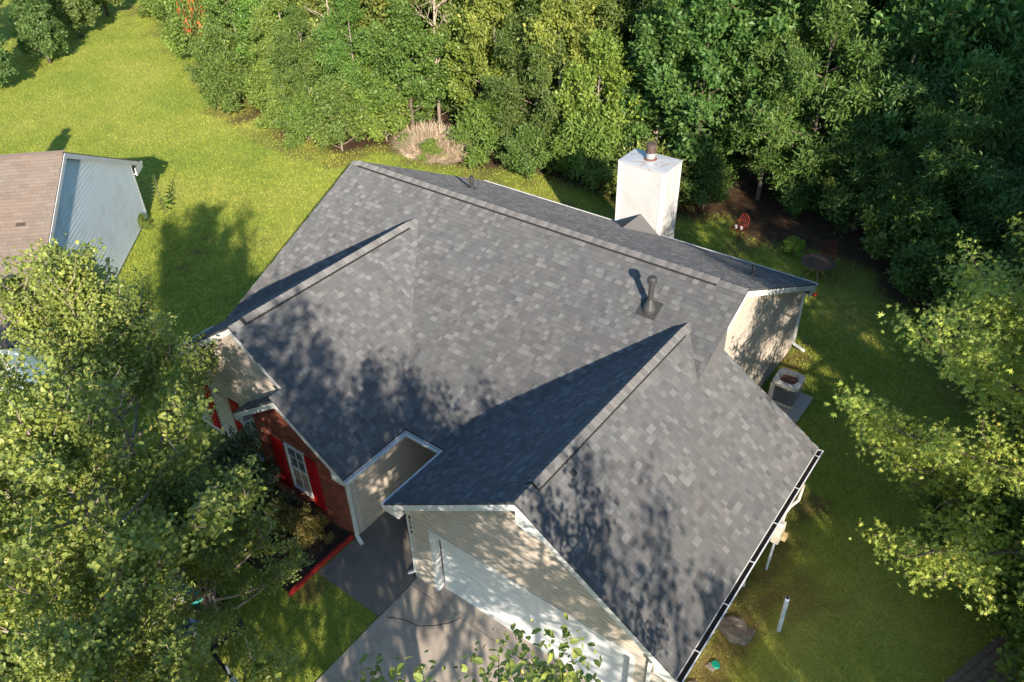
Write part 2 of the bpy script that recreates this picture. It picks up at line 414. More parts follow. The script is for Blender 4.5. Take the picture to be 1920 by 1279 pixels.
# ------------------------------------------------------------------ ground
def smooth(v, a, b): t = np.clip((v-a)/(b-a), 0, 1); return t*t*(3-2*t)
def vnoise(x, y, s, seed=0):
    x = x/s; y = y/s; xi = np.floor(x).astype(int); yi = np.floor(y).astype(int); fx = x-xi; fy = y-yi
    def h(a, b):
        n = (a*374761393+b*668265263+seed*974711) & 0x7fffffff; n = (n ^ (n >> 13))*1274126177 & 0x7fffffff
        return ((n ^ (n >> 16)) & 0xffff)/65535.0
    fx = fx*fx*(3-2*fx); fy = fy*fy*(3-2*fy)
    return (h(xi, yi)*(1-fx)+h(xi+1, yi)*fx)*(1-fy)+(h(xi, yi+1)*(1-fx)+h(xi+1, yi+1)*fx)*fy
EDGE = np.array([(-70, 34), (-46, 21), (-32, 15.5), (-21, 10.2), (-15, 8.8), (-11.5, 9.0), (-8.5, 11.8), (-5, 12.6), (-1, 12.0), (3, 12.0), (8, 13.2), (12.5, 13.0), (16, 11.2), (19, 8.0), (21.5, 3.5), (26, 0.5), (60, -8)], float)
def edge_y(x): return np.interp(x, EDGE[:, 0], EDGE[:, 1])
def litter_at(x, y):
    dw = y-edge_y(x)+(vnoise(x, y, 1.5, 3)-0.5)*2.2
    return smooth(dw, -1.2, 0.8)
def dirt_at(x, y):
    n = vnoise(x, y, 0.9, 5)*0.6+vnoise(x, y, 0.3, 6)*0.4
    d = smooth(n+0.9*np.exp(-((x-16.1)/0.75)**2)*((y > -8.5) & (y < 0.5))+0.75*np.exp(-((x-13.6)/0.5)**2)*((y > 0.5) & (y < 7)), 0.85, 1.25)
    d = d*.75
    d = np.maximum(d, 0.5*smooth(n+0.55*np.exp(-((x-16.7)**2+(y+2.8)**2)/1.2), 0.75, 1.05))
    for cx, cy, r in ((-9.5, -0.3, 0.35), (-8.9, -1.3, 0.4), (-8.3, -2.4, 0.35), (16.3, -6.0, 0.5), (7.4, -9.7, 0.5), (16.95, -4.2, 0.25)):
        d = np.maximum(d, 0.8*smooth(n*0.5+np.exp(-((x-cx)**2+(y-cy)**2)/r**2), 0.7, 1.1))
    d = np.maximum(d, 0.55*smooth(vnoise(x, y, 1.3, 9)-np.abs(y-edge_y(x)+1.3)*0.22, 0.25, 0.7))
    return d
gx = np.concatenate([np.linspace(-900, -90, 12), np.linspace(-80, -32, 40), np.arange(-31.5, 26, 0.3), np.linspace(26.5, 80, 40), np.linspace(90, 900, 12)])
gy = np.concatenate([np.linspace(-900, -60, 12), np.linspace(-55, -18, 30), np.arange(-17.5, 24, 0.3), np.linspace(25, 80, 40), np.linspace(90, 900, 12)])
X, Y = np.meshgrid(gx, gy, indexing='ij'); nxg, nyg = X.shape
idx = np.arange(nxg*nyg).reshape(nxg, nyg)
F = np.stack([idx[:-1, :-1], idx[1:, :-1], idx[1:, 1:], idx[:-1, 1:]], -1).reshape(-1, 4)
Z = np.zeros_like(X)
me = bulk_data("ground", np.stack([X, Y, Z], -1).reshape(-1, 3), F, M_LAWN)
for nm, fn in (("dirt", dirt_at), ("litter", litter_at)):
    a = me.attributes.new(nm, 'FLOAT', 'POINT'); a.data.foreach_set("value", fn(X, Y).ravel().astype(np.float32))
g = bpy.data.objects.new("ground", me); g["kind"] = "structure"; g["label"] = "green lawn with bare earth by the house and leaf litter under the woods"; link(g, None, (0, 0, 0))

NB_R = np.array([-13.3, -0.75, 0.0]); NB_A = np.array([0.695, -0.719, 0.0]); NB_N = np.array([0.719, 0.695, 0.0])
def in_built(x, y):
    b = ((x > 0.2) & (x < 13.3) & (y > -5.9) & (y < 6.2)) | ((x > 0.2) & (x < 7.2) & (y > -8.0) & (y < -5)) | ((x > 9.2) & (x < 15.8) & (y < -1.2) & (y > -8.0))
    b |= (x > 7.1) & (x < 9.35) & (y > -9.35) & (y < -5)
    b |= (x > 9.25) & (x < 15.7) & (y < -7.8)
    b |= (x > 5.2) & (x < 7.15) & (y > -9.9) & (y < -7.9)
    s = (x-NB_R[0])*NB_A[0]+(y-NB_R[1])*NB_A[1]; t = (x-NB_R[0])*NB_N[0]+(y-NB_R[1])*NB_N[1]
    return b | ((s > 0) & (s < 12) & (t < 0) & (t > -20))
def grass():
    rng = np.random.default_rng(11); n = 1500000
    x = rng.uniform(-62, 25, n); y = rng.uniform(-17, 32, n)
    d2 = (x-CAM[0])**2+(y-CAM[1])**2+CAM[2]**2
    q = np.stack([x-CAM[0], y-CAM[1], np.full(n, -CAM[2])], 1); zz = q @ fw
    sx = (q @ rt)/zz*1493.6; sy = (q @ up)/zz*1493.6
    ok = (rng.random(n) < np.clip(800/d2, 0.1, 1)) & (zz > 1) & (np.abs(sx) < 1150) & (sy > -850) & (sy < 800) & ~in_built(x, y)
    ok &= rng.random(n) > litter_at(x, y)*1.02
    ok &= rng.random(n) > dirt_at(x, y)*0.85
    x, y, d2 = x[ok], y[ok], d2[ok]; n = len(x)
    sc = np.sqrt(d2)/26
    h = rng.uniform(0.03, 0.075, n)*np.clip(sc, 0.8, 1.3); wd = rng.uniform(0.012, 0.028, n)*np.clip(sc, 0.8, 1.5)
    az = rng.uniform(0, 2*math.pi, n); ln = rng.uniform(0.3, 1.0, n)*h; la = rng.uniform(0, 2*math.pi, n)
    B = np.stack([x, y, np.zeros(n)], 1); D = np.stack([np.cos(az), np.sin(az), np.zeros(n)], 1)*wd[:, None]
    T = B+np.stack([np.cos(la)*ln, np.sin(la)*ln, h], 1)
    V = np.stack([B-D, B+D, T], 1).reshape(-1, 3)
    bulk("grass", V, np.arange(3*n).reshape(-1, 3), M_BLADE, None, np.clip(rng.normal(0.5, 0.2, n), 0, 1), kind="stuff")
    bpy.data.objects["grass"]["label"] = "short mown grass blades over the lawn"
grass()

def slab(name, poly, z0, z1, m, label):
    mb = MB().prism([(x, y, z0) for x, y in poly], (0, 0, z1-z0)); o = obj(name, mb, m); o["kind"] = "structure"; o["label"] = label; return o
slab("front_walk", [(7.16, -3.4), (9.27, -3.4), (9.27, -9.29), (7.16, -9.29)], -0.1, 0.03, M_CONCD, "dark concrete walk between brick wing and garage")
slab("garage_apron", [(9.29, -7.6), (15.72, -7.6), (15.72, -8.2), (9.29, -8.2)], -0.1, 0.042, M_CONC, "narrow concrete strip along the garage door")
slab("driveway", [(9.29, -8.215), (15.72, -8.215), (16.4, -14.0), (16.4, -34), (9.6, -34), (9.29, -9.3)], -0.1, 0.035, M_CONC, "tan concrete driveway with dappled shade")
# crack across the driveway, an actual groove line of dark grit
mb = MB(); pts = [(9.45, -9.2), (9.8, -9.02), (10.2, -8.95), (10.5, -8.72), (10.75, -8.45), (10.85, -8.22)]
for a, b in zip(pts, pts[1:]): mb.beam((*a, 0.036), (*b, 0.036), 0.018, 0.006)
cr = obj("driveway_crack", mb, M_SOIL); cr["kind"] = "structure"
slab("planting_bed", [(4.0, -7.97), (6.98, -7.97), (6.98, -10.1), (5.0, -10.1), (4.0, -9.2)], -0.05, 0.02, M_SOIL, "dark mulch bed below the brick wall")

# ------------------------------------------------------------------ the house
house = thing("brick_house", (7, -1, 0), "grey shingled brick and beige siding house with white chimney and attached garage", "house")
def part(name, mb, m, parent=house, **k): return obj(name, mb, m, parent, **k)

roof_mb = MB()
def roof_slab(P, th=0.03):
    P = [np.array(q, float) for q in P]; roof_mb.prism(P, (0, 0, -th-0.04))
roof_slab([(0, -EF, H-p*EF), (LEN, -EF, H-p*EF), (LEN, 0, H), (0, 0, H)])
roof_slab([(0, ER, H-p*ER), (LEN, ER, H-p*ER), (LEN, 0, H), (0, 0, H)])
roof_slab([(UG-WL, -VGB, ZE), (UG-WL, -VGF, ZE), (UG, -VGF, HG), (UG, -VGB, HG)])
roof_slab([(UG+WR, -VGB, HG-pg*WR), (UG+WR, -VGF, HG-pg*WR), (UG, -VGF, HG), (UG, -VGB, HG)])
roof_slab([(UB, -1, ZE), (UB, -VB, ZE), (UN, -VB, ZN), (UN, -VS, ZN), (UL, -VS, HL), (UL, -1, HL)])
roof_slab([(UL-(UB-UL), -1, ZE), (UL-(UB-UL), -VS, ZE), (UL, -VS, HL), (UL, -1, HL)])
roof_slab([(UNL, -VS+.1, ZE), (UNL, -VB, ZE), (UN, -VB, ZN), (UN, -VS+.1, ZN)])
roof = part("roof", roof_mb, M_DECK)
S = Shingles(); WD = [0.08, 0.11, 0.13, 0.15, 0.17, 0.20]; EX = 0.145
cm = 1/math.sqrt(1+p*p); cg = 1/math.sqrt(1+pg*pg); cl = 1/math.sqrt(1+pl*pl)
kmain = lambda P: max(zgar(*P[:2]), zwing(*P[:2])) < P[2]+0.10
kwing = lambda P: zmain(*P[:2]) < P[2]+0.10
kwr = lambda P: kwing(P) and (P[0] > UN-0.05 or -P[1] < VS)
S.plane((0, -EF, H-p*EF), (1, 0, 0), (0, cm, p*cm), LEN, EF/cm, (0, -p*cm, cm), WD, EX, kmain)
S.plane((LEN, ER, H-p*ER), (-1, 0, 0), (0, -cm, p*cm), LEN, ER/cm, (0, p*cm, cm), WD, EX, None)
S.plane((UG+WR, -VGF, HG-pg*WR), (0, 1, 0), (-cg, 0, pg*cg), VGF-VGB, WR/cg, (pg*cg, 0, cg), WD, EX, lambda P: (P[0] > LEN or kwing(P)), 0.04)
S.plane((UG-WL, -VGB, ZE), (0, -1, 0), (cg, 0, pg*cg), VGF-VGB, WL/cg, (-pg*cg, 0, cg), WD, EX, kwing)
S.plane((UB, -VB, ZE), (0, 1, 0), (-cl, 0, pl*cl), VB-1, (UB-UL)/cl, (pl*cl, 0, cl), WD, EX, kwr, 0.03)
S.plane((UL-(UB-UL), -1, ZE), (0, -1, 0), (cl, 0, pl*cl), VS-1, (UB-UL)/cl, (-pl*cl, 0, cl), WD, EX, kwing)
sn = math.hypot(UN-UNL, ZN-ZE)
S.plane((UNL, -VS+0.1, ZE), (0, -1, 0), ((UN-UNL)/sn, 0, (ZN-ZE)/sn), VB-VS+0.1, sn, (-(ZN-ZE)/sn, 0, (UN-UNL)/sn), WD, EX, None)
S.build(roof, M_SH)

# ridge vents and cap shingles
cap_cache = {}
def ridge(a, b, p1, p2, v0, v1, wcap=0.175):
    """ridge from a to b (horizontal), slopes p1 / p2 to each side, vented between distances v0 and v1"""
    a = np.array(a, float); b = np.array(b, float); d = b-a; Ln = np.linalg.norm(d); d /= Ln; sd = np.cross(d, (0, 0, 1))
    vb = MB(); e = 0.05
    for s, q in ((1, p1), (-1, p2)):
        k = 1/math.sqrt(1+q*q); W2 = wcap+0.02
        P = [a+d*v0+(0, 0, .012), a+d*v1+(0, 0, .012), a+d*v1+sd*s*W2*k-np.array((0, 0, q*W2*k-.012)), a+d*v0+sd*s*W2*k-np.array((0, 0, q*W2*k-.012))]
        vb.prism(P, (0, 0, 0.034))
    part("ridge_vent", vb, M_VENT, roof)
    ex = 0.145; n = int(Ln/ex)
    key = (round(p1, 3), round(p2, 3))
    for i in range(n):
        s0 = i*ex; hi = 0.048 if v0-0.05 < s0 < v1 else 0.014
        kk = (*key, i % 5)
        if kk not in cap_cache:
            mb = MB(); lo, le = 0.010, ex*1.25; tn_ = RNG.normal(0.5, 0.3)
            for s, q in ((1, p1), (-1, p2)):
                k = 1/math.sqrt(1+q*q)
                P = []
                for along, h in ((0.0, 0.022), (le, 0.004)):
                    for u_, f in ((0.0, 1), (wcap, 1)):
                        P.append((along, s*u_*k, -q*u_*k+h))
                    for u_ in (wcap, 0.0): P.append((along, s*u_*k, -q*u_*k+h-0.006))
                V = P; Fs = [(0, 1, 5, 4), (1, 2, 6, 5), (2, 3, 7, 6), (0, 3, 2, 1), (4, 5, 6, 7)]
                if s < 0: Fs = [f[::-1] for f in Fs]
                mb.add(V, [f[::-1] for f in Fs], float(np.clip(tn_, 0.12, 1))); mb.t[-2] = 0.0  # front face near black: shade line between caps put into the tone
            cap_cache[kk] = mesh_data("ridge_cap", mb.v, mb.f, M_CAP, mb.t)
        place("ridge_cap", cap_cache[kk], roof, a+d*s0+np.array((0, 0, hi)), frame_quat(d, np.cross((0, 0, 1), d), (0, 0, 1)))
ridge((LEN, 0, H+.01), (0, 0, H+.01), p, p, 0.75, LEN-0.35)
ridge((UG, -VGF, HG+.01), (UG, -(H-HG)/p-0.02, HG+.01), pg, pg, 0.55, VGF-(H-HG)/p-0.45)
ridge((UL, -VS, HL+.01), (UL, -(H-HL)/p-0.02, HL+.01), pl, pl, 0.35, VS-(H-HL)/p-0.55)
# open valley cut lines are left to the shingles; added shingle-coloured infill hides the dark gap under the main rake
mb = MB()
zq = HG-pg*(LEN-UG); vq = (H-zq)/p
mb.prism([(LEN-.02, -VGB-.03, H-p*(VGB+.03)+.01), (LEN-.02, -vq, zq+.01), (LEN-.02, -VGB-.03, zq)], (.03, 0, 0), .25); part("step_infill", mb, M_SH, roof)

# trim: rake boards, fascias, soffits
def rake(a, b, out, depth=0.17, th=0.025):
    a = np.array(a, float); b = np.array(b, float); out = np.array(out, float)
    mb = MB().prism([a-(0, 0, .035), b-(0, 0, .035), b-(0, 0, .035+depth), a-(0, 0, .035+depth)], out*-th)
    return part("rake_board", mb, M_TRIM)
E_ = 0.004
rake((LEN+E_, 0, H), (LEN+E_, ER, H-p*ER), (1, 0, 0)); rake((LEN+E_, 0, H), (LEN+E_, -1.0, H-p*1.0), (1, 0, 0))
rake((-E_, 0, H), (-E_, ER, H-p*ER), (-1, 0, 0)); rake((-E_, 0, H), (-E_, -EF, H-p*EF), (-1, 0, 0))
rake((UG, -VGF-E_, HG), (UG-WL, -VGF-E_, ZE), (0, -1, 0)); rake((UG, -VGF-E_, HG), (UG+WR, -VGF-E_, HG-pg*WR), (0, -1, 0))
rake((UG+0.8, -VGB+E_, HG-pg*.8), (UG+WR, -VGB+E_, HG-pg*WR), (0, 1, 0))
rake((UL, -VS-E_, HL), (UN+.02, -VS-E_, HL-pl*(UN+.02-UL)), (0, -1, 0)); rake((UL, -VS-E_, HL), (UL-(UB-UL), -VS-E_, ZE), (0, -1, 0))
rake((UN, -VB-E_, ZN), (UB, -VB-E_, ZE), (0, -1, 0)); rake((UN, -VB-E_, ZN), (UNL, -VB-E_, ZE), (0, -1, 0))
# white peak trim where garage rakes meet
mb = MB().prism([(UG+.02, -VGF-.008, HG-.2), (UG+.62, -VGF-.008, HG-.2-pg*.6), (UG+.3, -VGF-.008, HG-.62), (UG+.02, -VGF-.008, HG-.52)], (0, .02, 0))
part("peak_trim", mb, M_TRIM)

def gutter(a, b, out, z, hang=0.0, dirty=True, w_=0.125, h_=0.11):
    """open trough from a to b, out = outward unit"""
    a = np.array((*a, z), float); b = np.array((*b, z), float); o = np.array(out, float); d = (b-a); Ln = np.linalg.norm(d); d /= Ln
    mb = MB(); t = 0.012
    def strip(o0, o1, z0, z1): 
        mb.prism([a+o*o0+(0, 0, z0), a+o*o1+(0, 0, z0), a+o*o1+(0, 0, z1), a+o*o0+(0, 0, z1)], b-a)
    strip(0.004, 0.004+t, -h_, 0.0); strip(w_-t, w_, -h_*0.75, 0.012); strip(0.016, w_-t, -h_, -h_+t)
    strip(w_, w_+0.014, -0.004, 0.012)
    for q in (a-d*0.004, b-d*0.008): mb.prism([q+o*.004-(0, 0, h_), q+o*w_-(0, 0, h_), q+o*w_, q+o*.004], d*0.012)
    gt = part("gutter", mb, M_TRIM)
    if dirty:
        mb = MB(); mb.prism([a+d*.02+o*.018-(0, 0, h_-t-.002), a+d*.02+o*(w_-t-.002)-(0, 0, h_-t-.002), a+d*.02+o*(w_-t-.002)-(0, 0, .055), a+d*.02+o*.018-(0, 0, .045)], b-a-d*.04)
        part("leaf_debris", mb, M_DIRTG, gt)
    if hang:
        k = hang*0.6
        while k < Ln-0.1:
            mb = MB().beam(a+d*k+o*.0+(0, 0, .004), a+d*k+o*w_+(0, 0, .014), 0.022, 0.008); part("gutter_hanger", mb, M_TRIM, gt); k += hang
    return gt
ZG2 = HG-pg*WR
gutter((UG+WR, -VGF+.0), (UG+WR, -VGB), (1, 0, 0), ZG2-0.035, 1.25, w_=0.13)
gutter((UG-WL, -VGF), (UG-WL, -EF), (-1, 0, 0), ZE-0.05, 0.9, False, w_=0.10)
gutter((UG-WL-.1, -EF), (UB+.1, -EF), (0, -1, 0), H-p*EF-0.05, 0.6, False, w_=0.10)
gutter((UB, -EF), (UB, -VB), (1, 0, 0), ZE-0.05, 0.9, False, w_=0.10)
gutter((0, ER), (LEN, ER), (0, 1, 0), H-p*ER-0.04, 1.2, True)
gutter((UL-(UB-UL), -EF), (UL-(UB-UL), -VS), (-1, 0, 0), ZE-0.05, 0.9, False)
for a_, b_ in [
    ((UG+WR-.42, -VGF+.02, ZG2-.20), (UG+WR-.01, -VGB-.02, ZG2-.18)),
    ((UG+WR-.025, -VGF+.02, ZG2-.2), (UG+WR, -VGB-.02, ZG2-.075)),
    ((UG-WL+.01, -VGF+.02, ZE-.20), (UG-WL+.42, -EF, ZE-.18)),
    ((UG-WL, -VGF+.02, ZE-.2), (UG-WL+.025, -EF, ZE-.075)),
    ((UB-.41, -VB+.02, ZE-.20), (UB-.01, -EF, ZE-.18)),
    ((UB-.025, -VB+.02, ZE-.2), (UB, -EF, ZE-.075)),
    ((UB, -EF+.01, H-p*EF-.20), (UG-WL, -EF+.4, H-p*EF-.18)),
    ((UB, -EF, H-p*EF-.2), (UG-WL, -EF+.025, H-p*EF-.075)),
    ((0.02, ER-.42, H-p*ER-.20), (LEN-.02, ER-.01, H-p*ER-.18)),
    ((0.02, ER-.025, H-p*ER-.2), (LEN-.02, ER, H-p*ER-.075)),
    ((UNL, -VB+.02, ZE-.20), (UNL+.4, -VS+.15, ZE-.18)),
    ((UNL, -VB+.02, ZE-.2), (UNL+.025, -VS+.15, ZE-.075))]:
    part("soffit" if abs(a_[2]-b_[2]) < .05 else "fascia", MB().box(a_, b_), M_TRIM)
def eave_return(u, v, z, sgn, wdt=0.42, q=pg, ax='x', name="eave_return"):
    mb = MB()
    if ax == 'x':
        P = [(u, v, z-.21), (u+sgn*wdt, v, z-.21), (u+sgn*wdt, v, z+q*wdt-.2), (u, v, z-.05)]; mb.prism(P, (0, .03, 0))
    else:
        P = [(u, v, z-.21), (u, v+sgn*wdt, z-.21), (u, v+sgn*wdt, z+q*wdt-.2), (u, v, z-.05)]; mb.prism(P, (-.03, 0, 0))
    part(name, mb, M_TRIM)
eave_return(UG-WL, -VGF-.006, ZE, 1); eave_return(UG+WR, -VGF-.006, ZG2, -1); eave_return(UNL, -VB-.006, ZE, 1, .36, pl); eave_return(UB, -VB-.006, ZE, -1, .4, pl)
eave_return(LEN+.006, ER, H-p*ER, -1, .5, p, 'y')

# walls
YB, YS, YGF, YP, YD = -7.95, -7.64, -7.93, -5.78, -3.4
XR, XL, XW, XG0, XG1 = 13.22, 0.28, 7.14, 9.25, 15.74
YR, YGB = 6.05, -1.30
zr_g = lambda x: HG-pg*abs(x-UG)-0.075
zr_l = lambda x: HL-pl*abs(x-UL)-0.075
wall = MB()
wall.box((XL+.1, YD+.1, 0), (XR-.1, YR-.1, 2.35)); wall.box((XL+.1, YS+.1, 0), (XW-.1, YD+.1, 2.35)); wall.box((XG0+.1, -7.6, 0), (XG1-.1, YGB-.1, 2.35)); wall.box((3.9, YB+.12, 0), (XW-.1, YS, 2.4))
core = part("foundation", wall, M_MORT)
# garage front: siding with door opening
DX0, DX1, DZ = 9.98, 15.08, 2.13
gab = [(DX0, DZ), (DX1, DZ), (XG1, DZ), (XG1, zr_g(XG1)), (UG, HG-.075), (XG0, zr_g(XG0)), (XG0, DZ)]
siding(gab, (0, YGF, 0), (1, 0, 0), (0, -1, 0), M_SID, house)
siding([(XG0, 0.03), (DX0, 0.03), (DX0, DZ), (XG0, DZ)], (0, YGF, 0), (1, 0, 0), (0, -1, 0), M_SID, house)
siding([(DX1, 0.03), (XG1, 0.03), (XG1, DZ), (DX1, DZ)], (0, YGF, 0), (1, 0, 0), (0, -1, 0), M_SID, house)
siding([(YGF, 0.05), (YGB, 0.05), (YGB, 2.5), (YGF, 2.5)], (XG1, 0, 0), (0, 1, 0), (1, 0, 0), M_SID, house)
siding([(YGF, 0.05), (YD, 0.05), (YD, 2.45), (YGF, 2.45)], (XG0, 0, 0), (0, 1, 0), (-1, 0, 0), M_SID, house)
siding([(XR, 0.05), (XG1, 0.05), (XG1, zr_g(XG1)), (XR, zr_g(XR))], (0, YGB, 0), (1, 0, 0), (0, 1, 0), M_SID, house)
# right gable wall of the main block
zm = lambda y: H-p*abs(y)-0.075
WY0, WY1, WZ0, WZ1 = -2.15, -1.45, 1.0, 2.2
siding([(YP, 0.1), (YR, 0.1), (YR, zm(YR)), (0, zm(0)), (YP, zm(YP))], (XR, 0, 0), (0, 1, 0), (1, 0, 0), M_SID, house)
siding([(YP, 0.1), (YR, 0.1), (YR, zm(YR)), (0, zm(0)), (YP, zm(YP))], (XL, 0, 0), (0, 1, 0), (-1, 0, 0), M_SID, house)
siding([(XL, 0.1), (XR, 0.1), (XR, zm(YR)-.1), (XL, zm(YR)-.1)], (0, YR, 0), (1, 0, 0), (0, 1, 0), M_SID, house)
siding([(XW, 0.05), (XG0, 0.05), (XG0, 2.45), (XW, 2.45)], (0, YD, 0), (1, 0, 0), (0, -1, 0), M_SID, house)
part('porch_ceiling', MB().box((XW, YD, 2.44), (XG0, YP-.0, 2.46)), M_TRIM)
siding([(YB+.1, 0.04), (YD, 0.04), (YD, 2.46), (YB+.1, 2.46)], (XW, 0, 0), (0, 1, 0), (1, 0, 0), M_SID, house)
siding([(XL, 0.3), (XW-.2, 0.3), (XW-.2, zr_l(XW-.2)), (UL, HL-.075), (XL, zr_l(XL))], (0, YS, 0), (1, 0, 0), (0, -1, 0), M_SID, house)
siding([(YS, 0.3), (YP, 0.3), (YP, 2.45), (YS, 2.45)], (XL, 0, 0), (0, 1, 0), (-1, 0, 0), M_SID, house)
def corner(x, y, z0, z1, sx, sy, wd=0.09):
    mb = MB(); t = 0.018
    mb.box((x+sx*t, y+sy*t, z0), (x-sx*wd, y, z1)); mb.box((x+sx*t, y-sy*.0005, z0), (x, y-sy*wd, z1)); return part("corner_board", mb, M_TRIM)
corner(XG0, YGF, 0.03, 2.46, -1, -1, .12); corner(XG1, YGF, 0.03, 2.5, 1, -1, .12); corner(XR, YR, 0.1, 2.4, 1, 1); corner(XW, YB+.11, 0.03, 2.46, 1, -1, 0.16); corner(XG1, YGB, .05, 2.5, 1, 1)
# house number on the garage corner board
for i, ch in enumerate("8204"):
    cu = bpy.data.curves.new("house_number", 'FONT'); cu.body = ch; cu.size = 0.15; cu.extrude = 0.006; cu.align_x = 'CENTER'
    tmp = bpy.data.objects.new("tmp", cu); me_ = bpy.data.meshes.new_from_object(tmp); bpy.data.objects.remove(tmp); me_.materials.clear(); me_.materials.append(M_BLK)
    o = bpy.data.objects.new("house_number", me_); link(o, house, (XG0+.05, YGF-.024, 2.20-i*0.17)); o.rotation_euler = (math.pi/2, 0, 0)
# garage door
gd = part("garage_door", MB().box((DX0+.06, YGF+.17, 0.02), (DX1-.06, YGF+.22, DZ-.04)), M_DOOR)
for k in range(4):
    z0 = 0.03+k*(DZ-.07)/4; z1 = 0.03+(k+1)*(DZ-.07)/4-0.008
    mb = MB().box((DX0+.06, YGF+.145, z0), (DX1-.06, YGF+.169, z1)); part("door_panel", mb, M_DOOR, gd, bevel=0.004)
mb = MB(); mb.box((DX0-.11, YGF-.03, 0.04), (DX0, YGF+.17, DZ+.1)); part("door_jamb", mb, M_TRIM)
mb = MB(); mb.box((DX1, YGF-.03, 0.04), (DX1+.11, YGF+.17, DZ+.1)); part("door_jamb", mb, M_TRIM)
mb = MB(); mb.box((DX0, YGF-.03, DZ-.03), (DX1, YGF+.17, DZ+.1)); part("door_header", mb, M_TRIM)
# brick front with a 300-brick set of parts, the rest joined
def brick_wall():
    bw, bh, dp, j = 0.203, 0.066, 0.075, 0.010
    rng = np.random.default_rng(5); rows = []
    holes = [(4.88, 5.70, 0.5, 2.19), (2.95, 3.75, 0.5, 2.19)]
    ztop = lambda x: min(ZN-.10-pl*(x-UN) if x > UN else ZN-.10-(ZN-ZE)/(UN-UNL)*(UN-x), 9)
    k = 0; z = 0.02
    while z < ZN:
        x = 3.80-(k % 2)*(bw+j)/2
        while x < XW:
            x0, x1 = max(x, 3.80), min(x+bw, XW); x += bw+j; xc = (x0+x1)/2
            if x1-x0 < 0.04 or z+bh > min(ztop(x0), ztop(x1)): continue
            if any(a < xc < b and c < z+bh/2 < d for a, b, c, d in holes): continue
            rows.append((x0, x1, z, rng.uniform(-.003, .004), float(np.clip(rng.normal(.5, .22), 0, 1))))
        k += 1; z += bh+j
    w8 = [-(r[2]*1.0)-abs(r[0]-6.0)*0.35 for r in rows]
    order = np.argsort([0.2*abs(r[0]-5.9)+0.35*abs(r[2]-2.0) for r in rows]); single = set(order[:300].tolist()); cache = {}; mb = MB()
    bwall = part("brick_wall", MB().prism([(3.82, YB+.03, 0), (XW-.02, YB+.03, 0), (XW-.02, YB+.03, ztop(XW)-.02), (UN, YB+.03, ZN-.14), (3.82, YB+.03, ztop(3.82)-.02)], (0, .07, 0)), M_MORT)
    for i, (x0, x1, z, pr, tn) in enumerate(rows):
        if i in single:
            key = (round(x1-x0, 2), round(tn*6)/6)
            if key not in cache:
                q = MB().box((-key[0]/2, 0, 0), (key[0]/2, dp, bh), key[1]); cache[key] = mesh_data("brick", q.v, q.f, M_BRICK, q.t)
            place("brick", cache[key], bwall, ((x0+x1)/2, YB-pr, z))
        else: mb.box((x0, YB-pr, z), (x1, YB+dp, z+bh), tn)
    part("brick", mb, M_BRICK, bwall, kind="stuff")
    mb = MB().box((3.80, YB+.012, 0), (3.86, YS, 2.4)); part("brick_return", mb, M_MORT, bwall)
brick_wall()
# windows with shutters
def window(x0, x1, z0, z1, y, shut, nx=1, nz=4, nm="window"):
    mb = MB()
    for a, b in (((x0, y-.02, z0), (x0+.05, y+.07, z1)), ((x1-.05, y-.02, z0), (x1, y+.07, z1)), ((x0+.05, y-.02, z1-.05), (x1-.05, y+.07, z1)), ((x0+.05, y-.03, z0), (x1-.05, y+.07, z0+.06)), ((x0+.05, y+.0, (z0+z1)/2-.025), (x1-.05, y+.06, (z0+z1)/2+.025))): mb.box(a, b)
    wn = part(nm, mb, M_TRIM)
    mu = MB()
    for i in range(1, nx+1): xx = x0+.05+(x1-x0-.1)*i/(nx+1); mu.box((xx-.008, y+.012, z0+.06), (xx+.008, y+.03, z1-.05))
    for i in range(1, nz): 
        if i*2 != nz: zz = z0+(z1-z0)*i/nz; mu.box((x0+.05, y+.014, zz-.008), (x1-.05, y+.028, zz+.008))
    part("muntin", mu, M_TRIM, wn)
    part("pane", MB().box((x0+.05, y+.034, z0+.06), (x1-.05, y+.045, (z0+z1)/2-.025)), M_GLASS, wn)
    part("pane", MB().box((x0+.05, y+.026, (z0+z1)/2+.025), (x1-.05, y+.033, z1-.05)), M_GLASS, wn)
    for a, b in shut:
        sh = part("shutter", MB().box((a, y-.045, z0-.15), (b, y-.004, z1)), M_RED)
        for c, d in ((z0-.08, (z0+z1)/2-.12), ((z0+z1)/2+.0, z1-.07)):
            part("raised_panel", MB().box((a+.06, y-.058, c), (b-.06, y-.0455, d)), M_RED, sh, bevel=0.006)
window(4.92, 5.66, 0.55, 2.15, YB, [(4.42, 4.82), (5.74, 6.12)])
window(3.0, 3.72, 0.55, 2.15, YB+.1, [(3.84, 4.18)])
window(1.42, 2.22, 0.62, 2.12, YS, [(0.95, 1.36), (2.28, 2.68)])
# window on the right wall
mb = MB()
for a, b in (((XR+.016, WY0, WZ0), (XR+.045, WY0+.06, WZ1)), ((XR+.016, WY1-.06, WZ0), (XR+.045, WY1, WZ1)), ((XR+.016, WY0+.06, WZ1-.06), (XR+.045, WY1-.06, WZ1)), ((XR+.016, WY0+.06, WZ0), (XR+.045, WY1-.06, WZ0+.06))): mb.box(a, b)
wn = part("window", mb, M_TRIM); part("pane", MB().box((XR+.0165, WY0+.06, WZ0+.06), (XR+.024, WY1-.06, WZ1-.06)), M_GLASS, wn)
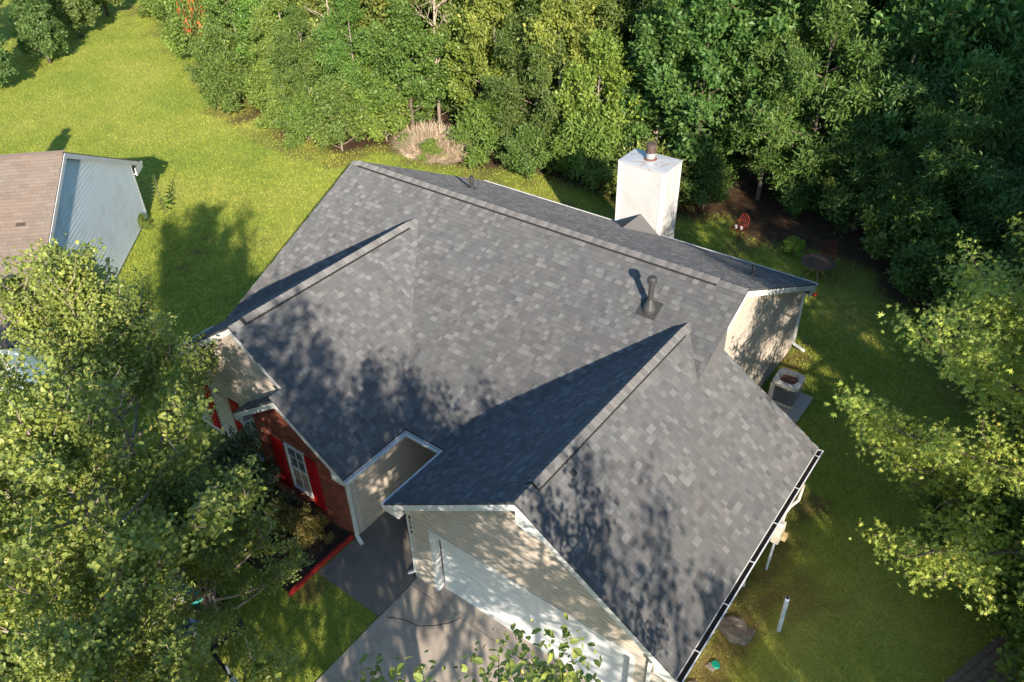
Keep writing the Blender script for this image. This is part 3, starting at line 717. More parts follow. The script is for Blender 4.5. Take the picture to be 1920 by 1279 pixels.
# front door in the porch recess
dr = part("front_door", MB().box((7.75, YD-.05, .05), (8.68, YD-.016, 2.08)), M_RED)
for c, d in ((.2, .85), (1.05, 1.9)):
    part("raised_panel", MB().box((7.9, YD-.062, c), (8.16, YD-.0505, d)), M_RED, dr); part("raised_panel", MB().box((8.27, YD-.062, c), (8.53, YD-.0505, d)), M_RED, dr)
mb = MB(); mb.box((7.65, YD-.06, .04), (7.75, YD-.015, 2.18)); mb.box((8.68, YD-.06, .04), (8.78, YD-.015, 2.18)); mb.box((7.75, YD-.06, 2.08), (8.68, YD-.015, 2.18)); part("door_casing", mb, M_TRIM)
# downspouts
def downspout(pts, wd=0.075, foot=None, m=M_TRIM):
    mb = MB()
    for a, b in zip(pts, pts[1:]):
        upv = (0, 1, 0.01) if abs(b[2]-a[2]) > .3 else (0, 0, 1); mb.beam(a, b, wd, wd*.75, upv)
    return part("downspout", mb, m)
downspout([(XW+.06, YB+.0, 2.42), (XW+.06, YB+.0, 0.22), (XW+.06, YB-.02, .16), (XW+.32, YB-.10, .07)], .09)
downspout([(XG0-.05, YGF+.02, 2.42), (XG0-.05, YGF+.02, .2), (XG0-.22, YGF-.08, .08)], .06)
downspout([(XR+.05, YR+.05, 2.3), (XR+.05, YR+.05, .3), (XR+.45, YR+.1, .12)], .075)
downspout([(XG1+.06, -3.6, 2.5), (XG1+.06, -3.6, 0.1)], .08, m=M_PVC)
downspout([(XG1+.04, -4.5, 1.2), (XG1+.04, -4.5, 0.05)], .035)
downspout([(XG1+.04, -5.15, 1.2), (XG1+.04, -5.15, 0.05)], .03)
downspout([(XG1-.22, YGF-.06, 2.5), (XG1-.22, YGF-.06, .1)], .07)

# chimney on the rear slope
CX0, CX1, CY0, CY1, CZ = 6.19, 7.95, 6.356, 7.50, 4.90
ch = part("chimney", MB().box((CX0+.03, CY0+.03, 0), (CX1-.03, CY1-.03, CZ-.02)), M_SIDW)
for poly, O, ex, n in (([(CX0, .1), (CX1, .1), (CX1, CZ), (CX0, CZ)], (0, CY0, 0), (1, 0, 0), (0, -1, 0)), ([(CX0, .1), (CX1, .1), (CX1, CZ), (CX0, CZ)], (0, CY1, 0), (1, 0, 0), (0, 1, 0)),
                       ([(CY0, .1), (CY1, .1), (CY1, CZ), (CY0, CZ)], (CX1, 0, 0), (0, 1, 0), (1, 0, 0)), ([(CY0, .1), (CY1, .1), (CY1, CZ), (CY0, CZ)], (CX0, 0, 0), (0, 1, 0), (-1, 0, 0))):
    siding(poly, O, ex, n, M_SIDW, ch, expo=0.105, proud=.009)
for x, y, sx, sy in ((CX0, CY0, -1, -1), (CX1, CY0, 1, -1), (CX1, CY1, 1, 1), (CX0, CY1, -1, 1)):
    mb = MB(); t = .02; mb.box((x+sx*t, y+sy*t, .1), (x-sx*.13, y, CZ-.01)); mb.box((x+sx*t, y-sy*.0005, .1), (x, y-sy*.13, CZ-.01)); part("corner_board", mb, M_TRIM, ch)
mb = MB(); mb.prism([(CX0-.035, CY0-.035, CZ-.05), (CX1+.035, CY0-.035, CZ-.05), (CX1+.035, CY1+.035, CZ-.05), (CX0-.035, CY1+.035, CZ-.05)], (0, 0, .07))
xc, yc = 7.05, 6.97
mb.add([(CX0-.035, CY0-.035, CZ+.02), (CX1+.035, CY0-.035, CZ+.02), (CX1+.035, CY1+.035, CZ+.02), (CX0-.035, CY1+.035, CZ+.02), (xc, yc, CZ+.06)], [(0, 1, 4), (1, 2, 4), (2, 3, 4), (3, 0, 4)])
part("chase_cap", mb, M_CHCAP, ch)
part("storm_collar", MB().lathe((xc, yc, CZ+.03), [(.23, 0), (.23, .03), (.17, .07)], 20), M_RUST, ch)
part("flue_pipe", MB().lathe((xc, yc, CZ+.05), [(.16, 0), (.16, .28)], 20), M_GREYM, ch, smooth=False)
part("flue_cap", MB().lathe((xc, yc, CZ+.30), [(.19, 0), (.185, .04), (.17, .05), (.17, .24), (.19, .25), (.19, .30), (.05, .33)], 20), M_BROWN, ch)
# cricket on the upslope side of the chimney
yk = CY0-.005; zc0 = H-p*CY0; xm = (CX0+CX1)/2+.1; zk = zc0+0.62; yb = (H-zk)/p
mb = MB(); P0, P1, P2, P3 = (CX0+.1, yk, zc0+.02), (CX1-.02, yk, zc0+.02), (xm, yk, zk), (xm, yb-.05, zk+.02)
mb.add([P0, P2, P3, P1], [(0, 1, 2), (2, 1, 3), (0, 2, 3)], .35); part("cricket", mb, M_SH, roof)
# vents
def vent(x, y, z, slope_n, h, r, capped, name="vent_pipe"):
    mb = MB(); n = np.array(slope_n, float); n /= np.linalg.norm(n); e = np.array((1.0, 0, 0)); s = np.cross(n, e)
    c = np.array((x, y, z))+n*.022; q = .26 if capped else .18
    fl = part("vent_flashing", MB().prism([c-e*q-s*q, c+e*q-s*q, c+e*q+s*q, c-e*q+s*q], n*.008), M_BLACKM, roof)
    vp = part("roof_vent", MB().lathe((x, y, z-.06), [(r*2.6, 0), (r*2.5, .12), (r*1.3, .32), (r, .36), (r, h)] if capped else [(r*1.7, 0), (r*1.3, .12), (r, .14), (r, h)], 16), M_BLACKM, roof)
    if capped: 
        part("vent_cap", MB().lathe((x, y, z+h-.16), [(r*1.5, 0), (r*1.75, .02), (r*1.75, .13), (r*1.3, .17)], 16), M_BLACKM, roof)
nf = (0, -p*cm, cm); nb = (0, p*cm, cm)
vent(11.53, -1.24, zmain(0, 1.24), nf, 0.93, 0.07, True)
vent(2.72, 2.6, zmain(0, 2.6), nb, 0.52, 0.07, False)
vent(12.42, 3.3, zmain(0, 3.3), nb, 0.42, 0.04, False)

# ------------------------------------------------------------------ neighbour's house
nbh = thing("neighbor_house", NB_R-NB_N*5+NB_A*6, "pale blue-grey sided house with brown shingle roof across the lawn at left", "house")
def nbp(s, t, z): return NB_R+NB_A*s+NB_N*t+np.array((0, 0, z))
SA, ZA, SR, ZR, TO = 5.85, 5.56, -0.85, 2.30, 0.15
pn = (ZA-ZR)/(SA-SR); SF = 2*SA-SR; ZW = ZR+pn*.55-.1; DEPTH = -17.0
siding([(0, .1), (2*SA, .1), (2*SA, ZR+pn*.85-.07), (SA, ZA-.09), (0, ZR+pn*.85-.07)], NB_R, NB_A, NB_N, M_SIDG, nbh, expo=.165, proud=.016)
obj("wall", MB().prism([nbp(.05, -.08, 0), nbp(2*SA-.05, -.08, 0), nbp(2*SA-.05, -.08, 2.5), nbp(.05, -.08, 2.5)], NB_N*DEPTH), M_SIDG, nbh)
mbn = MB(); mbn.prism([nbp(SR, TO, ZR-.02), nbp(SA, TO, ZA-.02), nbp(SF, TO, ZR-.02), nbp(SF, TO, ZR-.08), nbp(SA, TO, ZA-.09), nbp(SR, TO, ZR-.08)], NB_N*DEPTH)
nroof = obj("roof", mbn, M_DECK, nbh)
SN = Shingles(); ln = math.hypot(SA-SR, ZA-ZR); cA = (SA-SR)/ln; cZ = (ZA-ZR)/ln
SN.plane(nbp(SF, TO-15, ZR), NB_N, -NB_A*cA+np.array((0, 0, cZ)), 15.0, ln, NB_A*cZ+np.array((0, 0, cA)), [0.3], 0.143, three_tab=True)
SN.plane(nbp(SR, TO, ZR), -NB_N, NB_A*cA+np.array((0, 0, cZ)), 15.0, ln, -NB_A*cZ+np.array((0, 0, cA)), [0.3], 0.143, three_tab=True)
SN.build(nroof, M_NSH)
mb = MB(); mb.beam(nbp(SA, TO, ZA+.012), nbp(SA, TO-15, ZA+.012), .26, .02); obj("ridge_cap", mb, M_NSH, nroof)
for s0, z0 in ((SR, ZR), (SF, ZR)):
    mb = MB().prism([nbp(s0, TO+.02, z0-.03), nbp(SA, TO+.02, ZA-.03), nbp(SA, TO+.02, ZA-.22), nbp(s0, TO+.02, z0-.22)], -NB_N*.03); obj("rake_board", mb, M_TRIM, nbh)
obj("soffit", MB().prism([nbp(SR+.02, TO, ZR-.24), nbp(-.02, TO, ZR-.24), nbp(-.02, TO, ZR-.21), nbp(SR+.02, TO, ZR-.21)], NB_N*-10), M_TRIM, nbh)
obj("gutter", MB().prism([nbp(SR-.12, TO+.02, ZR-.15), nbp(SR-.002, TO+.02, ZR-.15), nbp(SR-.002, TO+.02, ZR-.03), nbp(SR-.12, TO+.02, ZR-.03)], NB_N*-10), M_TRIM, nbh)
obj("eave_return", MB().prism([nbp(SR, TO+.025, ZR-.25), nbp(.1, TO+.025, ZR-.25), nbp(.1, TO+.025, ZR+.1), nbp(SR, TO+.025, ZR-.06)], -NB_N*.03), M_TRIM, nbh)
obj("corner_board", MB().prism([nbp(-.02, .02, .05), nbp(.09, .02, .05), nbp(.09, .02, 2.55), nbp(-.02, .02, 2.55)], -NB_N*.03), M_TRIM, nbh)
nw = obj("window", MB().prism([nbp(6.3, .03, .75), nbp(7.1, .03, .75), nbp(7.1, .03, 2.3), nbp(6.3, .03, 2.3)], -NB_N*.05), M_BLK, nbh)
obj("pane", MB().prism([nbp(6.36, .036, .81), nbp(7.04, .036, .81), nbp(7.04, .036, 2.24), nbp(6.36, .036, 2.24)], -NB_N*.005), M_GLASS, nw)
nc = np.array((-14.6, -7.1)); sN = (nc-NB_R[:2]) @ NB_A[:2]; tN = (nc-NB_R[:2]) @ NB_N[:2]
nch = obj("chimney", MB().prism([nbp(sN-.4, tN-.4, 3.5), nbp(sN+.4, tN-.4, 3.5), nbp(sN+.4, tN+.4, 3.5), nbp(sN-.4, tN+.4, 3.5)], (0, 0, 2.7)), M_SIDG, nbh)
obj("flue_cap", MB().lathe(nbp(sN, tN, 6.2), [(.16, 0), (.16, .25), (.24, .27), (.24, .5), (.1, .56)], 12), M_BROWN, nch)

# ------------------------------------------------------------------ vegetation generators
def leaf_template(kind):
    if kind == "oval":      # broad pear leaf folded along the midrib
        V = [(0, 0, 0), (.33, .34, .07), (0, .42, -.02), (-.33, .34, .07), (.27, .78, .05), (-.27, .78, .05), (0, 1.0, -.08)]
        F = [(0, 1, 2), (0, 2, 3), (2, 1, 4), (2, 4, 6), (2, 5, 3), (2, 6, 5)]
    elif kind == "star":
        V = []; F = []
        for k, (a, r) in enumerate(((0, .60), (48, .72), (90, .80), (132, .72), (180, .60))):
            for d, q in ((-62, .16), (0, r), (62, .16)):
                an = math.radians(a+d); V.append((q*math.cos(an), .30+q*math.sin(an), -.16*q*q))
            F.append((3*k, 3*k+1, 3*k+2))
    elif kind == "small":   # folded leaf, two quads as four triangles
        V = [(0, 0, 0), (.30, .5, .06), (0, .45, -.03), (-.30, .5, .06), (0, 1.0, -.06)]
        F = [(0, 1, 2), (0, 2, 3), (2, 1, 4), (2, 4, 3)]
    elif kind == "lance":
        V = [(0, 0, 0), (.15, .45, .03), (0, 1.0, -.1), (-.15, .45, .03)]; F = [(0, 1, 2), (0, 2, 3)]
    elif kind == "needle":  # flat feathery spray
        V = [(0, 0, 0), (.10, .35, .02), (.32, .55, 0), (.08, .6, 0), (0, 1.0, -.1), (-.08, .6, 0), (-.32, .55, 0), (-.10, .35, .02)]
        F = [(0, 1, 7), (1, 2, 3), (1, 3, 7), (7, 3, 5), (3, 4, 5), (7, 5, 6)]
    return np.array(V, float), np.array(F, int)

def bez(a, b, c, t): t = np.asarray(t)[:, None]; return (1-t)**2*a+2*t*(1-t)*b+t**2*c
def grow(seed, Hh, R, base, shape="oval", nl=14, ns=9, nleaf=24, leaf="small", ls=.16, rise=.35, droop=0.0, spread=.22, trunk_r=.16, bark=M_BARK, lmat=M_LEAF, uplean=.5, subl=.33, trunk_top=.9, lean=0.0):
    """returns (wood mesh, leaf mesh, leaf table); origin at the trunk's foot"""
    rng = np.random.default_rng(seed); mb = MB()
    crown_h = Hh-base
    def env(z):
        t = np.clip((z-base)/crown_h, 0, 1)
        if shape == "oval": return R*(np.sin(np.pi*np.clip(t*.86+.12, 0, 1))**.65)
        if shape == "cone": return R*(1-t)**.75*(0.55+0.45*np.minimum(1, t*6))
        if shape == "pear": return R*np.sin(np.pi*np.clip(t*.80+.17, 0, 1))**.8
        if shape == "dome": return R*np.sqrt(np.clip(1-t**2.2, 0, 1))
        return R
    top = np.array([lean*Hh*.3, lean*Hh*.15, Hh*trunk_top]); wob = rng.normal(0, .02*Hh, 3); wob[2] = 0
    tp = bez(np.zeros(3), top*.5+wob, top, np.linspace(0, 1, 7)); mb.tube(tp, [trunk_r*(1.25 if i == 0 else 1)*(1-i/6.4) for i in range(7)], 7)
    Pl = []; Dl = []; Cl = []
    for i in range(nl):
        f = (i+.5)/nl; hz = base*.75+crown_h*(f**.9)*.78; hz = min(hz, Hh*trunk_top*.97); st = bez(np.zeros(3), top*.5+wob, top, [hz/(Hh*trunk_top)])[0]
        az = i*2.399+rng.uniform(-.45, .45); zt = min(hz+crown_h*rise*rng.uniform(.5, 1.15), Hh*.99); rr = env(np.array(zt))*rng.uniform(.72, 1.08)
        if i >= nl-2: zt = Hh; rr = R*rng.uniform(.02, .12)
        tip = np.array([math.cos(az)*rr, math.sin(az)*rr, zt-droop*rr])+top*0.0
        mid = (st+tip)/2+np.array([math.cos(az), math.sin(az), 0])*rr*.12*(1 if uplean > .3 else -.2)-np.array((0, 0, uplean*.35*(zt-hz)))
        ts = np.linspace(0, 1, 6); lp = bez(st, mid, tip, ts); r0 = trunk_r*.42*(1-.5*f); mb.tube(lp, [r0*(1-.82*t) for t in ts], 5, False)
        for k in range(ns):
            t = .28+.72*(k+rng.random())/ns; b0 = bez(st, mid, tip, [t])[0]; tan = bez(st, mid, tip, [min(t+.05, 1.0)])[0]-bez(st, mid, tip, [t-.05])[0]; tan /= np.linalg.norm(tan)+1e-9
            dv = rng.normal(0, 1, 3); dv -= tan*(dv @ tan)*.6; dv /= np.linalg.norm(dv); dv = dv*.8+tan*.55+np.array((0, 0, uplean*.8-droop*1.2)); dv /= np.linalg.norm(dv)
            sl_ = R*subl*rng.uniform(.6, 1.15)*(1.1-.35*t); e0 = b0+dv*sl_
            mb.tube([b0, (b0+e0)/2+rng.normal(0, .04*R, 3)*.5, e0], [r0*.36, r0*.26, r0*.12], 3, False)
            n = max(3, int(nleaf*rng.uniform(.65, 1.3))); s = rng.uniform(.12, 1.08, n)[:, None]
            Pl.append(b0+(e0-b0)*s+rng.normal(0, spread*R*.42, (n, 3))*np.array((1, 1, .7))); Dl.append(np.repeat(dv[None], n, 0)); Cl.append(np.full(n, rng.normal(0, .12)))
    P = np.concatenate(Pl); D = np.concatenate(Dl); Cc = np.concatenate(Cl); n = len(P)
    P[:, 2] = np.maximum(P[:, 2], .05)
    y = D*.5+rng.normal(0, .75, (n, 3))+np.array((0, 0, .1-droop*1.5)); y /= np.linalg.norm(y, axis=1)[:, None]
    ax = P-np.array((0, 0, base+crown_h*.35)); ax /= np.linalg.norm(ax, axis=1)[:, None]+1e-9
    nn = np.array((0, 0, .75))+ax*.55+rng.normal(0, .55, (n, 3)); nn -= y*np.sum(nn*y, 1)[:, None]; nn /= np.linalg.norm(nn, axis=1)[:, None]+1e-9
    x = np.cross(y, nn); sz = ls*rng.choice([.55, .8, 1.0, 1.15, 1.3], n)*rng.uniform(.9, 1.1, n)
    tone = np.clip(rng.normal(.48, .16, n)+Cc, 0, .93); tone[rng.random(n) < .015] = 1.0
    wood = mesh_data("trunk", mb.v, mb.f, bark, mb.t, True)
    TV, TF = leaf_template(leaf)
    def build(sel):
        V = P[sel][:, None]+sz[sel][:, None, None]*(TV[None, :, 0:1]*x[sel][:, None]+TV[None, :, 1:2]*y[sel][:, None]+TV[None, :, 2:3]*nn[sel][:, None])
        m_ = len(V); F_ = (TF[None]+np.arange(m_)[:, None, None]*len(TV)).reshape(-1, 3)
        return bulk_data("foliage", V.reshape(-1, 3), F_, lmat, np.repeat(tone[sel], len(TF)))
    return dict(wood=wood, build=build, P=P, x=x, y=y, n=nn, sz=sz, tone=tone, T=(TV, TF), lmat=lmat, N=n)
def plant(name, spec, loc, label, cat, color, group=None, rot=0.0, sc=1.0, zs=1.0, crown="crown"):
    """one tree: an Empty, its trunk and its crown; meshes are shared between trees of one kind"""
    if "me" not in spec: spec["me"] = spec["build"](np.ones(spec["N"], bool))
    r = thing(name, loc, label, cat, group); r.rotation_euler = (0, 0, rot); r.scale = (sc, sc, sc*zs)
    for nm, me in (("trunk", spec["wood"]), (crown, spec["me"])):
        o = bpy.data.objects.new(nm, me); COL.objects.link(o); o.parent = r
        if nm == crown: o["kind"] = "stuff"; o.color = (*color, 1)
    return r
def plant_near(name, spec, loc, label, cat, color, group=None, rot=0.0, sc=1.0, nsingle=300):
    """a tree close to the camera: its nearest leaves are single parts"""
    r = thing(name, loc, label, cat, group); r.rotation_euler = (0, 0, rot); r.scale = (sc, sc, sc)
    c, s = math.cos(rot), math.sin(rot); P = spec["P"]*sc; W = np.stack([c*P[:, 0]-s*P[:, 1], s*P[:, 0]+c*P[:, 1], P[:, 2]], 1)+np.array(loc)
    q = W-CAM; z = q @ fw; sx = 960+1493.6*(q @ rt)/np.maximum(z, .1); sy = 639.5-1493.6*(q @ up)/np.maximum(z, .1)
    ins = (z > 0.5) & (sx > 10) & (sx < 1910) & (sy > 10) & (sy < 1270)
    order = np.argsort(np.where(ins, np.linalg.norm(q, axis=1)/spec["sz"]*0.1, 1e6)); single = order[:nsingle]
    sel = np.ones(spec["N"], bool); sel[single] = False
    for nm, me in (("trunk", spec["wood"]), ("leaf", spec["build"](sel))):
        o = bpy.data.objects.new(nm, me); COL.objects.link(o); o.parent = r
        if nm == "leaf": o["kind"] = "stuff"; o.color = (*color, 1)
    TV, TF = spec["T"]; cache = {}
    for i in single:
        tq = round(spec["tone"][i]*5)/5
        if tq not in cache: cache[tq] = mesh_data("leaf", TV, [tuple(f) for f in TF], spec["lmat"], [tq]*len(TF))
        o = bpy.data.objects.new("leaf", cache[tq]); COL.objects.link(o); o.parent = r; o.location = spec["P"][i]
        o.rotation_mode = 'QUATERNION'; o.rotation_quaternion = frame_quat(spec["x"][i], spec["y"][i], spec["n"][i]); k = spec["sz"][i]; o.scale = (k, k, k); o.color = (*color, 1)
    return r

PEAR = grow(21, 8.4, 3.5, 1.2, "pear", 30, 13, 95, "oval", .098, .42, 0, .095, .17, M_BARK, M_LEAFG, .75, .30, .80)
PEAR2 = grow(22, 7.6, 3.4, 1.3, "pear", 28, 13, 92, "oval", .098, .40, 0, .095, .17, M_BARK, M_LEAFG, .7, .30, .80)
PEAR3 = grow(23, 9.3, 3.5, 3.6, "pear", 30, 13, 62, "oval", .10, .45, 0, .13, .16, M_BARK, M_LEAFG, .85, .30, .82)
SHADE = grow(24, 9.3, 2.6, 2.2, "pear", 20, 8, 34, "oval", .13, .45, 0, .16, .16, M_BARK, M_LEAFG, .85, .34, .82)
SHADE2 = grow(25, 9.3, 2.2, 5.2, "pear", 14, 7, 32, "oval", .108, .45, 0, .16, .13, M_BARK, M_LEAFG, .85, .34, .82)
GUM = grow(31, 11.4, 4.8, 1.5, "oval", 36, 16, 210, "star", .092, .13, .05, .085, .2, M_BARKD, M_LEAF, .35, .30, .92)
BA = grow(41, 10, 3.3, 2.0, "oval", 24, 11, 60, "small", .25, .3, 0, .17, .15, M_BARK, M_LEAF, .4, .32)
BB = grow(42, 10, 3.0, 1.0, "oval", 26, 11, 95, "lance", .27, .2, .10, .17, .14, M_BARK, M_LEAF, .1, .32)
BC = grow(43, 11, 3.8, 2.5, "dome", 24, 11, 62, "small", .27, .25, 0, .16, .18, M_BARKD, M_LEAF, .3, .3)
BD = grow(44, 12, 2.6, 2.5, "oval", 26, 10, 58, "oval", .21, .3, .03, .17, .15, M_BARK, M_LEAF, .4, .34)
BE = grow(45, 11, 3.4, 1.5, "oval", 24, 11, 95, "lance", .26, .22, .06, .16, .16, M_BARKD, M_LEAF, .2, .33)
BF = grow(46, 10, 3.4, 1.0, "cone", 30, 10, 60, "needle", .40, .12, .04, .15, .2, M_BARKD, M_LEAF, .1, .3, .97)
SA_ = grow(51, 3.4, 1.9, .1, "dome", 22, 9, 55, "small", .17, .4, 0, .2, .05, M_BARK, M_LEAF, .5, .35)
SB_ = grow(52, 3.0, 2.0, .1, "dome", 22, 9, 55, "lance", .26, .35, .05, .2, .05, M_BARK, M_LEAF, .3, .35)
SC_ = grow(53, 1.5, 1.0, .05, "dome", 18, 8, 50, "small", .10, .4, 0, .2, .03, M_BARK, M_LEAF, .5, .35)
MIM = grow(54, 8, 3.6, 3, "dome", 18, 10, 50, "needle", .34, .25, 0, .15, .13, M_BARK, M_LEAF, .3, .3)

# near trees
YG = (0.232, 0.275, 0.066)
plant_near("pear_tree", PEAR, (1.9, -10.5, 0), "tall pointed pear tree at left, its top over the neighbor's pale wall", "tree", YG, rot=.4, sc=.9)
plant_near("pear_tree", PEAR2, (6.2, -13.0, 0), "broad pear tree in the left corner hiding the trailer below its branches", "tree", YG, rot=2.1)
plant("pear_tree", PEAR, (6.7, -11.7, 0), "small low pear tree between trailer and planting bed", "tree", (0.17, 0.225, 0.058), rot=1.4, sc=.56)  # leaf colour darker than the other pears, shade put into it
plant("pear_tree", PEAR2, (9.4, -14.9, 0), "lower pear tree at the bottom left between trailer and driveway", "tree", YG, rot=4.4, sc=.8)
plant_near("pear_tree", PEAR3, (16.45, -14.5, 0), "pear tree at bottom edge whose leafy tips reach over the driveway", "tree", YG, rot=4.5, sc=.985)
plant("pear_tree", SHADE2, (15.45, -13.5, 0), "slim pear tree whose single tip rises over the driveway at the bottom edge", "tree", YG, rot=2.2, sc=.97)
plant("street_tree", SHADE, (18.9, -18.9, 0), "tall pear tree close to the driveway end, out of the frame", "tree", YG, rot=.9, sc=1.4)
plant("street_tree", SHADE2, (18.7, -12.7, 0), "pear tree in front of the garage, just below the frame", "tree", YG, rot=2.9, sc=.98)
plant("pear_tree", PEAR, (-1.2, -12.6, 0), "pear tree at far left beside the brown roof, half outside the frame", "tree", YG, rot=3.3, sc=.6)
plant("street_tree", SHADE2, (25.2, -16.6, 0), "pear tree out by the street in front of the garage", "tree", YG, rot=.2, sc=1.28)
plant("street_tree", PEAR2, (30.5, -14.2, 0), "broad tree in the front yard to the right", "tree", YG, rot=.2, sc=1.12)
plant_near("sweetgum_tree", GUM, (22.15, 0.1, 0), "sunlit sweetgum with star shaped leaves over the right lawn", "tree", (0.300, 0.370, 0.080), rot=.7, sc=1.06)

plant("street_tree", SHADE2, (16.2, -19.9, 0), "tall pear tree beside the driveway end, left of the camera", "tree", YG, rot=1.2, sc=1.6)
# woods: rows behind the edge line
ORD = ["first", "second", "third", "fourth", "fifth", "sixth", "seventh", "eighth", "ninth", "tenth", "eleventh", "twelfth", "thirteenth", "fourteenth", "fifteenth", "sixteenth", "seventeenth", "eighteenth", "nineteenth", "twentieth"]+["twenty-"+a for a in ("first", "second", "third", "fourth", "fifth", "sixth", "seventh", "eighth", "ninth")]
seg = np.linalg.norm(np.diff(EDGE, axis=0), axis=1); cum = np.concatenate([[0], np.cumsum(seg)])
def edge_pt(s, off):
    s = np.clip(s, 0, cum[-1]-.01); x = np.interp(s, cum, EDGE[:, 0]); y = np.interp(s, cum, EDGE[:, 1])
    a = np.array([np.interp(s-3, cum, EDGE[:, 0]), np.interp(s-3, cum, EDGE[:, 1])]); b = np.array([np.interp(s+3, cum, EDGE[:, 0]), np.interp(s+3, cum, EDGE[:, 1])])
    d = (b-a)/np.linalg.norm(b-a); return np.array([x, y])+np.array([-d[1], d[0]])*off
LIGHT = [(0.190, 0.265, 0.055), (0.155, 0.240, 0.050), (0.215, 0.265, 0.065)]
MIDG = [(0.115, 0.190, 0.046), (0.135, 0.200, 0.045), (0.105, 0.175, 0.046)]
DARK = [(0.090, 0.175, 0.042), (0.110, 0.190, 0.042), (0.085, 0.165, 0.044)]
rows = [(2.2, 3.4, 0.60, "front row"), (5.4, 3.8, .84, "second row"), (9.6, 4.4, 1.06, "third row"), (14.5, 5.4, 1.25, "fourth row"), (20.5, 6.6, 1.4, "back row")]
rng = np.random.default_rng(99); pool = []
for ri, (off, step, hs, rn) in enumerate(rows):
    s = 22+rng.uniform(0, 2)
    while s < cum[-1]-22:
        pt = edge_pt(s+rng.uniform(-.9, .9), off+rng.uniform(-1, 1)); s += step*rng.uniform(.85, 1.15)
        q = np.array((*pt, 4.0))-CAM; z = q @ fw; sx = 960+1493.6*(q @ rt)/max(z, .1)
        if z < 1: sx = 4000
        if sx < 330 and pt[1] < 60 and ri > 2: continue
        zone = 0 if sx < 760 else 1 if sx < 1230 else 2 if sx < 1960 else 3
        pool.append([ri, rn, pt, hs*rng.uniform(.85, 1.15), zone, sx])
ZN_ = ["woods left of straw pile", "sunlit woods behind chimney", "shaded woods right of chimney", "woods beyond right lawn"]
cnt = {}
for ri, rn, pt, hs, zone, sx in sorted(pool, key=lambda a: a[5]):
    k = (ri, zone); cnt[k] = cnt.get(k, 0)+1; o_ = ORD[min(cnt[k]-1, 28)]
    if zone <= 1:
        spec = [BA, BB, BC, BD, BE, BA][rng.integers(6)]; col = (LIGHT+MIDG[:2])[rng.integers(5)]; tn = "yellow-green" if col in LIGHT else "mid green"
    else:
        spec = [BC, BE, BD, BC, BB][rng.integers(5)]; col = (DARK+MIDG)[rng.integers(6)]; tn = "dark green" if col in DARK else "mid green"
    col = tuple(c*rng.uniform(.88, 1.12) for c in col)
    lb = f"{tn} tree, {rn} of the {ZN_[zone]}, {o_} from left"
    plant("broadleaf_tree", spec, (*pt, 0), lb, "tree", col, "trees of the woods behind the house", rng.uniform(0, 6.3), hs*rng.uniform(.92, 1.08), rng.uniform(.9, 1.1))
# undergrowth along the edge
cnt = {}; s = 24.0; band = 0
while band < 2:
    pt = edge_pt(s, rng.uniform(-.4, 1.2)+band*3.2); s += rng.uniform(2.0, 3.2)-band*.5
    if s > cum[-1]-30: s = 24.0; band += 1
    if band > 1: break
    if abs(pt[0]+7.6) < 1.4: continue
    if 7 < pt[0] < 14.5: pt = pt+np.array((0.3, 1.5))
    q = np.array((*pt, 1.0))-CAM; sx = 960+1493.6*(q @ rt)/max(q @ fw, .1); zone = 0 if sx < 760 else 1 if sx < 1230 else 2 if sx < 1960 else 3
    cnt[(zone, band)] = cnt.get((zone, band), 0)+1; spec = [SA_, SB_][rng.integers(2)]; col = (LIGHT+MIDG)[rng.integers(6)] if zone < 2 else (MIDG+DARK)[rng.integers(6)]
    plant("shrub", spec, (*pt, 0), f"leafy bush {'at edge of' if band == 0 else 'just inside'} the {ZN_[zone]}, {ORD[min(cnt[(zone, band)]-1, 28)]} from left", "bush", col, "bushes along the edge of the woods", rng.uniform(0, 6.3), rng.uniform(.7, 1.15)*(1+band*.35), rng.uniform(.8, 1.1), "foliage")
for i, (x, y, h) in enumerate(((5.2, 14.8, .75), (9.8, 15.6, .8), (12.6, 16.5, .85), (7.2, 17.5, .95), (15.5, 13.6, .7), (18.3, 11.8, .7))):
    plant("broadleaf_tree", [BC, BE, BB][i % 3], (x, y, 0), ["small dark tree on the bare litter right of the chimney", "dark tree just behind the lone red chair", "dark tree just behind the round brown table", "dark tree between chimney and lone red chair, further back", "low dark tree right of the round brown table", "low dark tree at the far corner of the shaded right lawn"][i], "tree", DARK[i % 3], None, i*1.7, h)
for i, (x, y, sc_, lb) in enumerate(((20.4, -0.2, 1.0, "shaded dark bush below the sweetgum beside the wooden deck"), (22.2, -2.4, 1.0, "dark bush overhanging the right side of the wooden deck"), (21.6, 1.6, 1.1, "dark bush behind the wooden deck under the sweetgum"))):
    plant("shrub", SA_, (x, y, 0), lb, "bush", MIDG[i], None, i*2.0, sc_, .8, "foliage")
